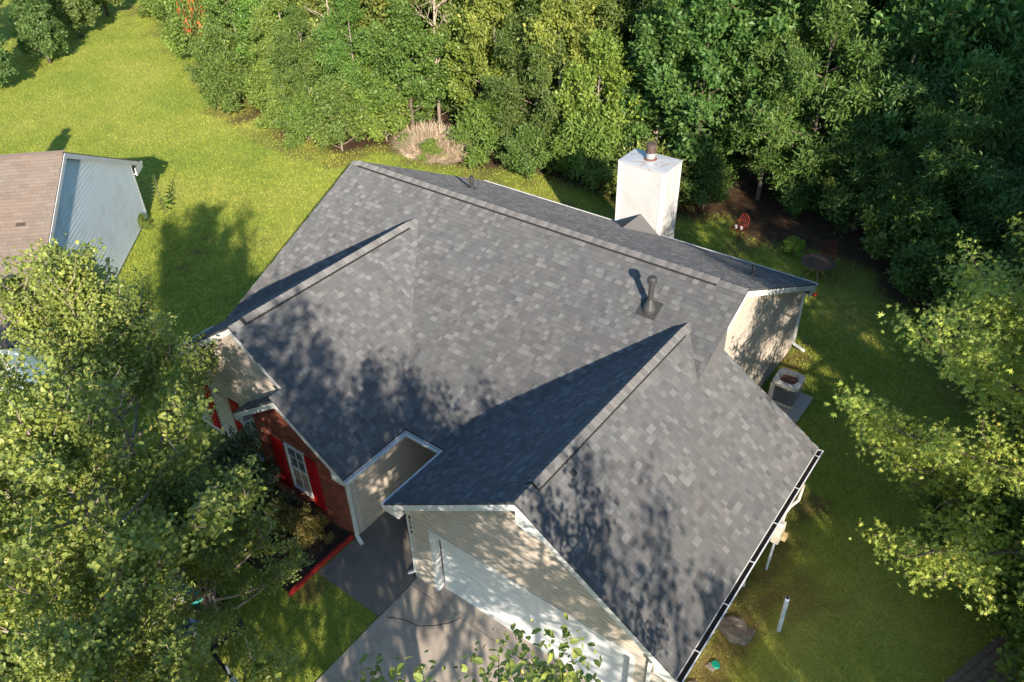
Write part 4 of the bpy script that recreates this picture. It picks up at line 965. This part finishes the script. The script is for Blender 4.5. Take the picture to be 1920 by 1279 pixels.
# left clump beyond the lawn
for i, (x, y, spec, col, h, lb) in enumerate([
    (-36.5, 3.5, BF, (0.11, 0.19, 0.06), .62, "low feathery evergreen at the left edge above the brown roof"),
    (-39.0, 8.5, BF, (0.12, 0.20, 0.06), .55, "low feathery evergreen beside the bare pine trunk at upper left"),
    (-43.0, 13.0, BF, (0.15, 0.21, 0.06), .62, "feathery evergreen right of the pine trunk at upper left"),
    (-47.0, 17.5, BF, (0.17, 0.22, 0.06), .62, "feathery evergreen at the far end of the lawn opening"),
    (-43.5, 6.0, BC, (0.09, 0.15, 0.05), .8, "dark tree behind the evergreens at far upper left"),
    (-48.0, 11.5, BC, (0.09, 0.15, 0.05), .9, "dark tree behind the pine trunk at upper left"),
    (-53.0, 17.0, BD, (0.13, 0.19, 0.05), .9, "tall tree behind the feathery evergreens at upper left"),
    (-41.5, 0.0, BC, (0.09, 0.15, 0.05), .8, "dark tree at the far left beyond the neighbor's lawn"),
    (-58.0, 23.0, BC, (0.13, 0.19, 0.05), .9, "distant tree at the end of the left lawn")]):
    plant("evergreen_tree" if spec is BF else "broadleaf_tree", spec, (x, y, 0), lb, "tree", col, None, i*1.3, h)
# bare pine trunk
t = thing("pine_tree", (-42.0, 9.6, 0), "tall pine with a bare grey trunk at the upper left", "tree")
obj("trunk", MB().tube([(-42, 9.6, 0), (-42.1, 9.7, 5), (-42.0, 9.9, 11)], [.28, .22, .15], 9), M_BARK, t, smooth=True)
o = bpy.data.objects.new("crown", BF["me"]); o["kind"] = "stuff"; COL.objects.link(o); o.parent = t; o.location = (0, .2, 7.5); o.scale = (.8, .8, .6); o.color = (.10, .17, .05, 1)
# tall trees right of the frame that shade the woods and lawn
for i, (x, y, h) in enumerate([(25.5, 9.0, 1.45), (30.0, 4.5, 1.35), (33.0, 12.0, 1.2), (26.0, 16.0, 1.15), (36.0, 0.5, 1.5), (29.5, -4.5, .66), (34.0, -8.5, 1.0), (31.0, -10.0, .82), (33.0, -12.8, .9)]):
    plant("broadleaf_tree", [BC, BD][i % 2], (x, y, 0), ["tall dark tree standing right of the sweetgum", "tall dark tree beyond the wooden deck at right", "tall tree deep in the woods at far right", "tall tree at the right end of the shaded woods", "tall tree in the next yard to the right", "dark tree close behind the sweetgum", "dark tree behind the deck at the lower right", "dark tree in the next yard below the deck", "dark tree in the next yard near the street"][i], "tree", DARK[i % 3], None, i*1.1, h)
# mimosa with pink blossom
mm = plant("mimosa_tree", MIM, (13.2, 21.0, 0), "feathery mimosa with small pink blossoms at the upper right", "tree", (.15, .22, .06), None, .5, 1.15)
fl = MB(); r_ = np.random.default_rng(4)
for i in range(46):
    q = MIM["P"][r_.integers(MIM["N"])]+np.array((0, 0, .15)); fl.lathe(q, [(.02, 0), (.085, .05), (.06, .1)], 6)
fo = mesh_data("blossom", fl.v, fl.f, plain("pink_blossom", (.72, .38, .36), .7), fl.t); o = bpy.data.objects.new("blossom", fo); o["kind"] = "stuff"; COL.objects.link(o); o.parent = mm
# red tipped shrub
rts = plant("redtip_shrub", SA_, (-28.6, 14.6, 0), "tall green shrub with orange-red leaf tips at the top of the lawn", "bush", (.15, .20, .05), None, 1.0, .95, 1.6, "foliage")
sel_ = (np.random.default_rng(12).random(SA_["N"]) < .16) & (SA_["P"][:, 2] > 1.4)
o = bpy.data.objects.new("red_tips", SA_["build"](sel_)); o["kind"] = "stuff"; COL.objects.link(o); o.parent = rts; o.scale = (1.06, 1.06, 1.05); o.color = (.50, .12, .04, 1)
plant("shrub", SA_, (-29.8, 16.0, 0), "green bush wrapped around the red-tipped shrub", "bush", (.19, .23, .05), None, 2.0, 1.0, 1.5, "foliage")
# dead branches
def dead(loc, h, seed, label):
    rr = np.random.default_rng(seed); mb = MB(); loc = np.array(loc, float); tp = loc+np.array((rr.normal(0, .4), rr.normal(0, .4), h))
    mb.tube([loc, (loc+tp)/2+rr.normal(0, .12, 3), tp], [.11, .08, .02], 6)
    for i in range(16):
        f = rr.uniform(.35, .95); b = loc+(tp-loc)*f; az = rr.uniform(0, 6.28); l = h*.33*rr.uniform(.5, 1.2)*(1.15-f*.6); e = b+np.array((math.cos(az)*l, math.sin(az)*l, l*rr.uniform(.2, .9)))
        mb.tube([b, (b+e)/2+rr.normal(0, .08*l, 3), e], [.04, .028, .008], 4, False)
        for k in range(4):
            b2 = b+(e-b)*rr.uniform(.4, 1); e2 = b2+rr.normal(0, .28*l, 3)+np.array((0, 0, .15*l)); mb.tube([b2, e2], [.016, .005], 3, False)
    tag(obj("dead_tree", mb, M_TWIG, smooth=True), label, "tree")
dead((-9.2, 14.2, 0), 8.6, 1, "bare dead tree with pale twigs among the green woods")
dead((-14.5, 12.5, 0), 7.0, 2, "bare leaning snag above the bushes left of the straw pile")
# extra light trunks seen in the woods edge
for x, y, h, lb in ((-5.6, 14.6, 7, "slim pale trunk just right of the straw pile"), (-1.6, 14.2, 8, "slim pale trunk midway between straw pile and chimney")):
    t = thing("slim_tree", (x, y, 0), lb, "tree"); obj("trunk", MB().tube([(x, y, 0), (x+.15, y-.1, h*.5), (x-.1, y+.1, h)], [.10, .08, .04], 7), M_TWIG, t, smooth=True)
    o = bpy.data.objects.new("crown", BA["me"]); o["kind"] = "stuff"; COL.objects.link(o); o.parent = t; o.location = (0, 0, h*.25); o.scale = (.55, .55, .75); o.color = (.21, .25, .05, 1)
# straw pile
def straw_pile(cx, cy):
    rr = np.random.default_rng(3); t = thing("straw_pile", (cx, cy, 0), "tan heap of dry straw and cut brush at the wood's edge", "straw pile")
    n = 24; V = []; Fs = []
    for i in range(9):
        f = i/8
        for k in range(n):
            a = 2*math.pi*k/n; r = f*(1.6+.35*math.sin(a*3+1)+rr.normal(0, .05)); V.append((cx+r*1.25*math.cos(a), cy+r*.8*math.sin(a), max(0, .8*(1-f**1.6))+rr.normal(0, .07)))
    for i in range(8):
        for k in range(n): Fs.append((i*n+k, (i+1)*n+k, (i+1)*n+(k+1) % n, i*n+(k+1) % n))
    mb = MB(); mb.add(V, Fs); obj("heap", mb, M_STRAW, t)
    m = 9000; th = rr.uniform(0, 6.28, m); f = np.sqrt(rr.random(m)); r = f*1.75; P = np.stack([cx+r*1.25*np.cos(th), cy+r*.8*np.sin(th), np.maximum(0, .85*(1-f**1.6))+.02], 1)
    d = rr.normal(0, 1, (m, 3)); d[:, 2] = np.abs(d[:, 2])*.5-.1*f; d /= np.linalg.norm(d, axis=1)[:, None]; l = rr.uniform(.3, .9, m)[:, None]; s = np.cross(d, (0, 0, 1.0)); s /= np.linalg.norm(s, axis=1)[:, None]+1e-6
    V = np.stack([P-s*.014, P+s*.014, P+d*l], 1).reshape(-1, 3); bulk("stalk", V, np.arange(3*m).reshape(-1, 3), M_STRAW, t, kind="stuff")
straw_pile(-7.7, 12.0)
for i, (x, y, sc_, lb) in enumerate(((-7.0, 11.0, .75, "green vine clump growing over the straw pile's right half"), (-8.9, 11.4, .6, "green weed clump at the straw pile's left foot"))):
    plant("shrub", SC_, (x, y, 0), lb, "bush", LIGHT[i], None, i*2.0, sc_, .8, "foliage")
# shrubs in the bed by the brick wall
plant("shrub", SC_, (4.1, -8.9, 0), "grey-green rounded shrub under the red-shuttered brick window", "bush", (.14, .165, .09), None, 0, 1.15, 1.3, "foliage")
plant("shrub", SC_, (5.6, -9.0, 0), "small olive shrub beside the red bed edging", "bush", (.18, .165, .05), None, 1, .75, .9, "foliage")
plant("shrub", SC_, (6.3, -8.6, 0), "low yellowish shrub at the brick corner by the walk", "bush", (.20, .165, .05), None, 2, .55, .8, "foliage")
plant("shrub", SC_, (4.9, -9.9, 0), "dark shrub at the outer end of the planting bed", "bush", (.10, .14, .05), None, 3, .9, 1.0, "foliage")
# bright seedling by the table, seedlings at left house
plant("shrub", SC_, (11.0, 12.1, 0), "bright sunlit green seedling bush left of the round table", "bush", (.20, .32, .05), None, 1, .5, .9, "foliage")
def stalk(loc, h, label):
    rr = np.random.default_rng(8); t = thing("sumac_plant", loc, label, "plant"); loc = np.array(loc, float)
    obj("stem", MB().tube([loc, loc+(0.05, 0, h*.5), loc+(.0, .05, h)], [.02, .015, .006], 6), M_BARKD, t); V = []; Fs = []
    TV, TF = leaf_template("lance"); k = 0
    for i in range(64):
        f = .15+.85*i/63; a = i*2.4; P = loc+np.array((0, 0, h*f)); y = np.array((math.cos(a), math.sin(a), .15)); x = np.cross(y, (0, 0, 1)); z = np.cross(x, y); s = .55*(1.1-f)
        V += [P+s*(v[0]*x+v[1]*y+v[2]*z) for v in TV]; Fs += [tuple(j+k for j in f_) for f_ in TF]; k += len(TV)
    mb = MB(); mb.add(V, Fs, .6); o = obj("foliage", mb, M_LEAF, t, kind="stuff"); o.color = (.2, .26, .05, 1)
stalk((-13.0, -0.1, 0), 1.9, "tall slender green weed at the corner of the pale neighbor house")
plant("shrub", SC_, (-12.6, -1.5, 0), "leafy weed bush against the neighbor's wall", "bush", (.17, .23, .05), None, 0, .5, .8, "foliage")

# ------------------------------------------------------------------ things in the yard
# air conditioner
ax, ay = 14.02, 3.55
slab("equipment_pad", [(13.5, 2.75), (14.72, 2.75), (14.72, 4.1), (13.5, 4.1)], -.05, .08, M_CONCP, "square concrete pad under the air conditioner")
ac = thing("air_conditioner", (ax, ay, .08), "beige air conditioning unit with rusty fan top beside the right wall", "air conditioner")
def rrect(hw, r, n=5):
    P = []
    for sx, sy, a0 in ((1, 1, 0), (-1, 1, 90), (-1, -1, 180), (1, -1, 270)):
        for i in range(n): a = math.radians(a0+90*i/(n-1)); P.append((ax+sx*(hw-r)+r*math.cos(a), ay+sy*(hw-r)+r*math.sin(a)))
    return P
obj("coil", MB().prism([(x, y, .14) for x, y in rrect(.36, .12)], (0, 0, .62)), M_ACCOIL, ac)
obj("base_pan", MB().prism([(x, y, .08) for x, y in rrect(.39, .13)], (0, 0, .07)), M_ACBODY, ac)
mb = MB(); P = rrect(.40, .14); n_ = len(P)
for ring in ((.76, 1.0), (.86, 1.0), (.875, .72), (.80, .66)): 
    pass
V = []; prof = [(.75, 1.0), (.86, 1.0), (.875, .97)]
for z, k in prof: V += [(ax+(x-ax)*k, ay+(y-ay)*k, z) for x, y in P]
for z, rad in ((.87, .30), (.78, .28)): V += [(ax+rad*math.cos(a), ay+rad*math.sin(a), z) for a in [math.atan2(y-ay, x-ax) for x, y in P]]
Fs = [(i*n_+k, i*n_+(k+1) % n_, (i+1)*n_+(k+1) % n_, (i+1)*n_+k) for i in range(4) for k in range(n_)]
mb.add(V, Fs); obj("top_cover", mb, M_ACBODY, ac)
obj("fan_well", MB().lathe((ax, ay, .74), [(.285, 0), (.285, .03)], 20), M_RUST, ac)
for i in range(4):
    a = i*math.pi/2+.4; obj("fan_blade", MB().prism([(ax+.05*math.cos(a), ay+.05*math.sin(a), .79), (ax+.26*math.cos(a), ay+.26*math.sin(a), .79), (ax+.24*math.cos(a+.6), ay+.24*math.sin(a+.6), .82), (ax+.05*math.cos(a+1), ay+.05*math.sin(a+1), .81)], (0, 0, .006)), M_BROWN, ac)
mb = MB()
for r_ in (.09, .16, .22, .28): mb.tube([(ax+r_*math.cos(t), ay+r_*math.sin(t), .872) for t in np.linspace(0, 2*math.pi, 25)], .005, 4, False)
for i in range(6): a = i*math.pi/3; mb.tube([(ax, ay, .874), (ax+.31*math.cos(a), ay+.31*math.sin(a), .874)], .005, 4)
obj("fan_guard", mb, M_RUST, ac)
mb = MB()
for i in range(14):
    z = .18+i*.042; Q = rrect(.368, .12); mb.tube([(x, y, z) for x, y in Q+[Q[0]]], .004, 3, False)
for x, y in rrect(.37, .12)[::1]: mb.tube([(x, y, .15), (x, y, .76)], .004, 3)
for s in np.linspace(-.22, .22, 6):
    for (x, y) in ((ax+s, ay-.368), (ax+s, ay+.368), (ax-.368, ay+s), (ax+.368, ay+s)): mb.tube([(x, y, .15), (x, y, .76)], .004, 3)
obj("wire_grille", mb, M_GREYM, ac)
obj("service_panel", MB().box((ax-.40, ay-.41, .15), (ax-.27, ay-.37, .76)), M_ACBODY, ac); obj("service_panel", MB().box((ax-.41, ay-.37, .15), (ax-.37, ay-.1, .76)), M_ACBODY, ac)
obj("rating_label", MB().box((ax-.415, ay-.32, .5), (ax-.411, ay-.2, .7)), M_TRIM, ac)
# round table and chairs at the wood's edge
tx, ty = 12.3, 10.9
tb = thing("garden_table", (tx, ty, 0), "round brown metal table on the back lawn edge", "table")
obj("table_top", MB().lathe((tx, ty, .70), [(.56, 0), (.61, .012), (.61, .03), (.58, .04)], 36), M_BROWN, tb)
for i in range(4):
    a = i*math.pi/2+.6; obj("leg", MB().tube([(tx+.1*math.cos(a), ty+.1*math.sin(a), .7), (tx+.15*math.cos(a), ty+.15*math.sin(a), .4), (tx+.42*math.cos(a), ty+.42*math.sin(a), 0)], .018, 6), M_TWIG, tb)
def chair(x, y, rz, label):
    t = thing("garden_chair", (x, y, 0), label, "chair", "red metal garden chairs"); c, s = math.cos(rz), math.sin(rz)
    W = lambda a, b, z: (x+c*a-s*b, y+s*a+c*b, z)
    mb = MB()
    for k in np.linspace(-.2, .2, 6): mb.tube([W(k, -.2, .43), W(k, .2, .43)], .012, 5)
    mb.tube([W(-.22, -.22, .43), W(.22, -.22, .43), W(.22, .22, .43), W(-.22, .22, .43), W(-.22, -.22, .43)], .014, 6, False); obj("seat", mb, M_CHAIR, t)
    mb = MB(); mb.tube([W(-.22, .22, .43), W(-.23, .27, .75), W(-.14, .30, .93), W(0, .31, .98), W(.14, .30, .93), W(.23, .27, .75), W(.22, .22, .43)], .014, 6, False)
    for k in (-.12, -.04, .04, .12): mb.tube([W(k, .22, .43), W(k*1.1, .29, .92)], .01, 5)
    mb.tube([W(-.225, .26, .68), W(.225, .26, .68)], .012, 5); obj("backrest", mb, M_CHAIR, t)
    for a, b in ((-.2, -.2), (.2, -.2), (.2, .2), (-.2, .2)): obj("leg", MB().tube([W(a, b, .43), W(a*1.15, b*1.15, 0)], .014, 6), M_CHAIR, t)
    for k in (-.26, .26): obj("armrest", MB().tube([W(k*.85, .25, .66), W(k, .0, .66), W(k*.95, -.2, .62), W(k*.9, -.2, .43)], .013, 6), M_CHAIR, t)
chair(12.35, 12.0, .2, "rusty red metal chair pushed behind the round brown table")
chair(8.65, 12.2, -.3, "lone rusty red metal chair holding two small white things")
for i, (dx, lb) in enumerate(((-.1, "small white cup on the left side of the lone red chair"), (.12, "small white cup on the right side of the lone red chair"))):
    t = tag(obj("cup", MB().lathe((8.65+dx, 12.1, .445), [(.045, 0), (.06, .12), (.05, .12), (.04, .02)], 10), M_TRIM), lb, "cup")
tag(obj("ball", MB().lathe((12.75, 9.7, 0), [(.02, 0), (.06, .03), (.08, .08), (.06, .13), (.02, .16)], 12), M_EDGE, smooth=True), "small red ball on the grass by the rear roof corner", "ball")
# electric meter on its conduit by the gutter
mt = thing("electric_meter", (16.08, -2.6, 0), "weathered white electric meter box with conduit beside the garage gutter", "meter box")
obj("box", MB().box((15.98, -2.78, 1.02), (16.16, -2.42, 1.5)), M_ACBODY, mt, bevel=.01)
obj("meter_dial", MB().lathe((16.07, -2.6, 1.5), [(.09, 0), (.09, .05), (.06, .09)], 16), M_GREYM, mt)
obj("conduit", MB().tube([(16.07, -2.45, 1.5), (16.07, -2.40, 1.75), (16.12, -2.3, 1.9), (16.22, -2.1, 2.0), (16.20, -1.85, 2.3)], .035, 8), M_ACBODY, mt, smooth=True)
obj("conduit", MB().tube([(16.07, -2.7, 1.02), (16.05, -2.75, 0)], .03, 8), M_PVC, mt)
obj("junction_box", MB().box((16.17, -2.62, 1.05), (16.27, -2.46, 1.2)), M_YELL, mt)
# post, stone, lid
t = thing("pipe_post", (16.94, -4.18, 0), "upright grey plastic pipe standing alone on the right lawn", "pipe")
obj("pipe", MB().tube([(16.94, -4.18, 0), (16.92, -4.16, 1.17)], .05, 12), M_PVC, t, smooth=False); obj("open_end", MB().lathe((16.92, -4.16, 1.171), [(.043, 0), (.043, .004)], 12), M_BLK, t)
rr = np.random.default_rng(2); V = []; Fs = []
pr = [(.0, .14), (.38, .12), (.52, .06), (.58, -.02)]
for r_, z in pr:
    for k in range(9): a = 2*math.pi*k/9; q = r_*(1+rr.normal(0, .12)); V.append((16.1+q*.75*math.cos(a), -4.75+q*.6*math.sin(a), max(-.02, z+rr.normal(0, .03))))
for i in range(3):
    for k in range(9): Fs.append((i*9+k, (i+1)*9+k, (i+1)*9+(k+1) % 9, i*9+(k+1) % 9))
tag(obj("stone", MB().add(V, Fs), M_STONE), "flat rough brown stone on the ground below the garage gutter", "stone")
tag(obj("valve_lid", MB().lathe((16.15, -5.82, 0), [(.10, 0), (.10, .03), (.085, .045)], 16), M_GREENC), "small round green lid in the lawn near the garage corner", "lid")
for i, (x, y, r_) in enumerate(((16.0, -6.6, .2), (15.95, -7.2, .26), (16.1, -5.9, .12), (15.9, -7.8, .22))):
    V = []; Fs = []
    for q, z in ((.0, .5), (.7, .4), (1, .05)):
        for k in range(7): a = 2*math.pi*k/7; u = q*(1+rr.normal(0, .14))*r_; V.append((x+u*math.cos(a), y+u*math.sin(a), max(-.01, z*r_*.7)))
    for j in range(2):
        for k in range(7): Fs.append((j*7+k, (j+1)*7+k, (j+1)*7+(k+1) % 7, j*7+(k+1) % 7))
    tag(obj("stone", MB().add(V, Fs), M_STONE), ["brown rock beside the green lid along the garage wall", "largest brown rock by the garage wall's front end", "little brown rock nearest the green lid", "brown rock at the front corner of the garage"][i], "stone", "rocks along the garage wall")
# red bed edging
ed = thing("bed_edging", (7.06, -9.0, 0), "red painted timber edging between planting bed and walk", "edging")
for a, b in (((7.07, -8.0), (7.06, -9.05)), ((7.06, -9.07), (7.12, -10.15))): obj("timber", MB().beam((*a, .07), (*b, .07), .09, .13), M_EDGE, ed, bevel=.008)
# wooden deck corner at lower right
dk = thing("wooden_deck", (21.0, -2.6, 0), "weathered grey-brown plank deck at the lower right corner under leaves", "deck")
d0 = np.array((21.0, -1.72)); dv = np.array((-.35, -.937)); dn = np.array((.937, -.35))
for i in range(7):
    a = d0+dn*(i*.15); b = a+dv*3.2; z = .32+rr.normal(0, .006); a = a-dv*rr.uniform(0, .12)
    obj("plank", MB().beam((*a, z), (*b, z), .138, .03), M_WOODP, dk)
for f in (.15, 1.6, 3.0): a = d0+dv*f; b = a+dn*.95; obj("joist", MB().beam((*a, .2), (*b, .2), .06, .2), M_WOODP, dk)
# utility trailer with a load, under the left tree
tr = thing("utility_trailer", (6.2, -12.3, 0), "black utility trailer with a dark plank bed under the left pear tree", "trailer")
obj("bed", MB().box((4.0, -13.1, .50), (7.2, -11.5, .56)), M_WOODP, tr)
mb = MB()
for y in (-13.12, -11.48): mb.beam((4.0, y, .55), (7.2, y, .55), .05, .1); mb.beam((4.0, y, .95), (7.2, y, .95), .04, .04); [mb.beam((x, y, .55), (x, y, .95), .04, .04, (0, 1, 0)) for x in (4.0, 5.6, 7.2)]
for x in (4.0, 7.2): mb.beam((x, -13.1, .55), (x, -11.5, .55), .05, .1)
obj("frame", mb, M_BLK, tr); obj("tongue", MB().beam((7.2, -12.3, .5), (8.2, -12.45, .5), .07, .07), M_BLK, tr); obj("coupler", MB().box((8.1, -12.52, .46), (8.35, -12.4, .58)), M_TRIM, tr); obj("jack", MB().tube([(7.95, -12.4, .2), (7.95, -12.4, .8)], .03, 8), M_TRIM, tr)
for y in (-13.25, -11.35):
    w_ = obj("wheel", MB().tube([(5.6, y-.09, .33), (5.6, y+.09, .33)], .33, 20), M_BLK, tr); obj("rim", MB().tube([(5.6, y-.1, .33), (5.6, y+.1, .33)], .17, 14), M_GREYM, w_)
def junk(name, mb, m, label, cat, **k): return tag(obj(name, mb, m, **k), label, cat)
def tilt_board(cx, cy, z, a, b, th, rz, tlt):
    e = np.array((math.cos(rz), math.sin(rz), 0)); f = np.array((-math.sin(rz)*math.cos(tlt), math.cos(rz)*math.cos(tlt), math.sin(tlt))); c = np.array((cx, cy, z)); n = np.cross(e, f)
    return MB().prism([c-e*a/2-f*b/2, c+e*a/2-f*b/2, c+e*a/2+f*b/2, c-e*a/2+f*b/2], n*th)
lb_ = junk("board", tilt_board(5.75, -12.2, .86, .8, .55, .03, .6, .25), M_PINKPL, "pale lavender board with a red stripe lying on the trailer load", "board")
obj("stripe", tilt_board(5.78, -12.16, .902, .28, .06, .004, .6, .25), M_RED, lb_)
junk("canvas_sheet", tilt_board(5.0, -11.75, .98, 1.15, .6, .03, -.3, .18), M_TARP, "cream canvas sheet spread across the back of the trailer load", "sheet")
bx = junk("storage_bin", MB().box((5.35, -11.95, .57), (5.95, -11.6, .88)), M_TEAL, "teal plastic bin on the trailer under the pear tree", "bin", bevel=.02); obj("lid", MB().box((5.32, -11.98, .881), (5.98, -11.57, .91)), M_TEAL, bx)
bx = junk("cardboard_box", MB().box((4.5, -12.6, .57), (5.0, -12.1, .95)), M_CARD, "open brown cardboard box in the middle of the trailer", "box"); obj("flap", tilt_board(4.75, -12.68, .98, .5, .22, .008, 0, .5), M_CARD, bx)
junk("crate", MB().box((4.1, -12.1, .57), (4.4, -11.7, .82)), M_ORANGE, "orange crate at the back end of the trailer", "crate", bevel=.01)
bx = junk("tote_box", MB().box((6.15, -12.55, .57), (6.55, -12.1, .80)), M_NAVY, "dark navy tote box near the front of the trailer", "box", bevel=.015); obj("lid", MB().box((6.13, -12.57, .801), (6.57, -12.08, .83)), M_NAVY, bx)
junk("cardboard_box", MB().box((4.15, -12.95, .57), (4.6, -12.65, .8)), M_PINKPL, "pale purple box at the left rear of the trailer", "box")
junk("paint_bucket", MB().lathe((5.2, -12.75, .57), [(.13, 0), (.15, .3), (.14, .3), (.13, .04)], 14), M_TRIM, "white bucket standing beside the cardboard box on the trailer", "bucket")
junk("cushion", MB().box((5.45, -12.9, .57), (5.95, -12.55, .7)), M_RED, "red cushion lying on the trailer bed", "cushion", bevel=.05)
for o in scn.objects:
    if o.type == 'MESH' and o.parent is None and "kind" not in o and "category" not in o: print("untagged", o.name)
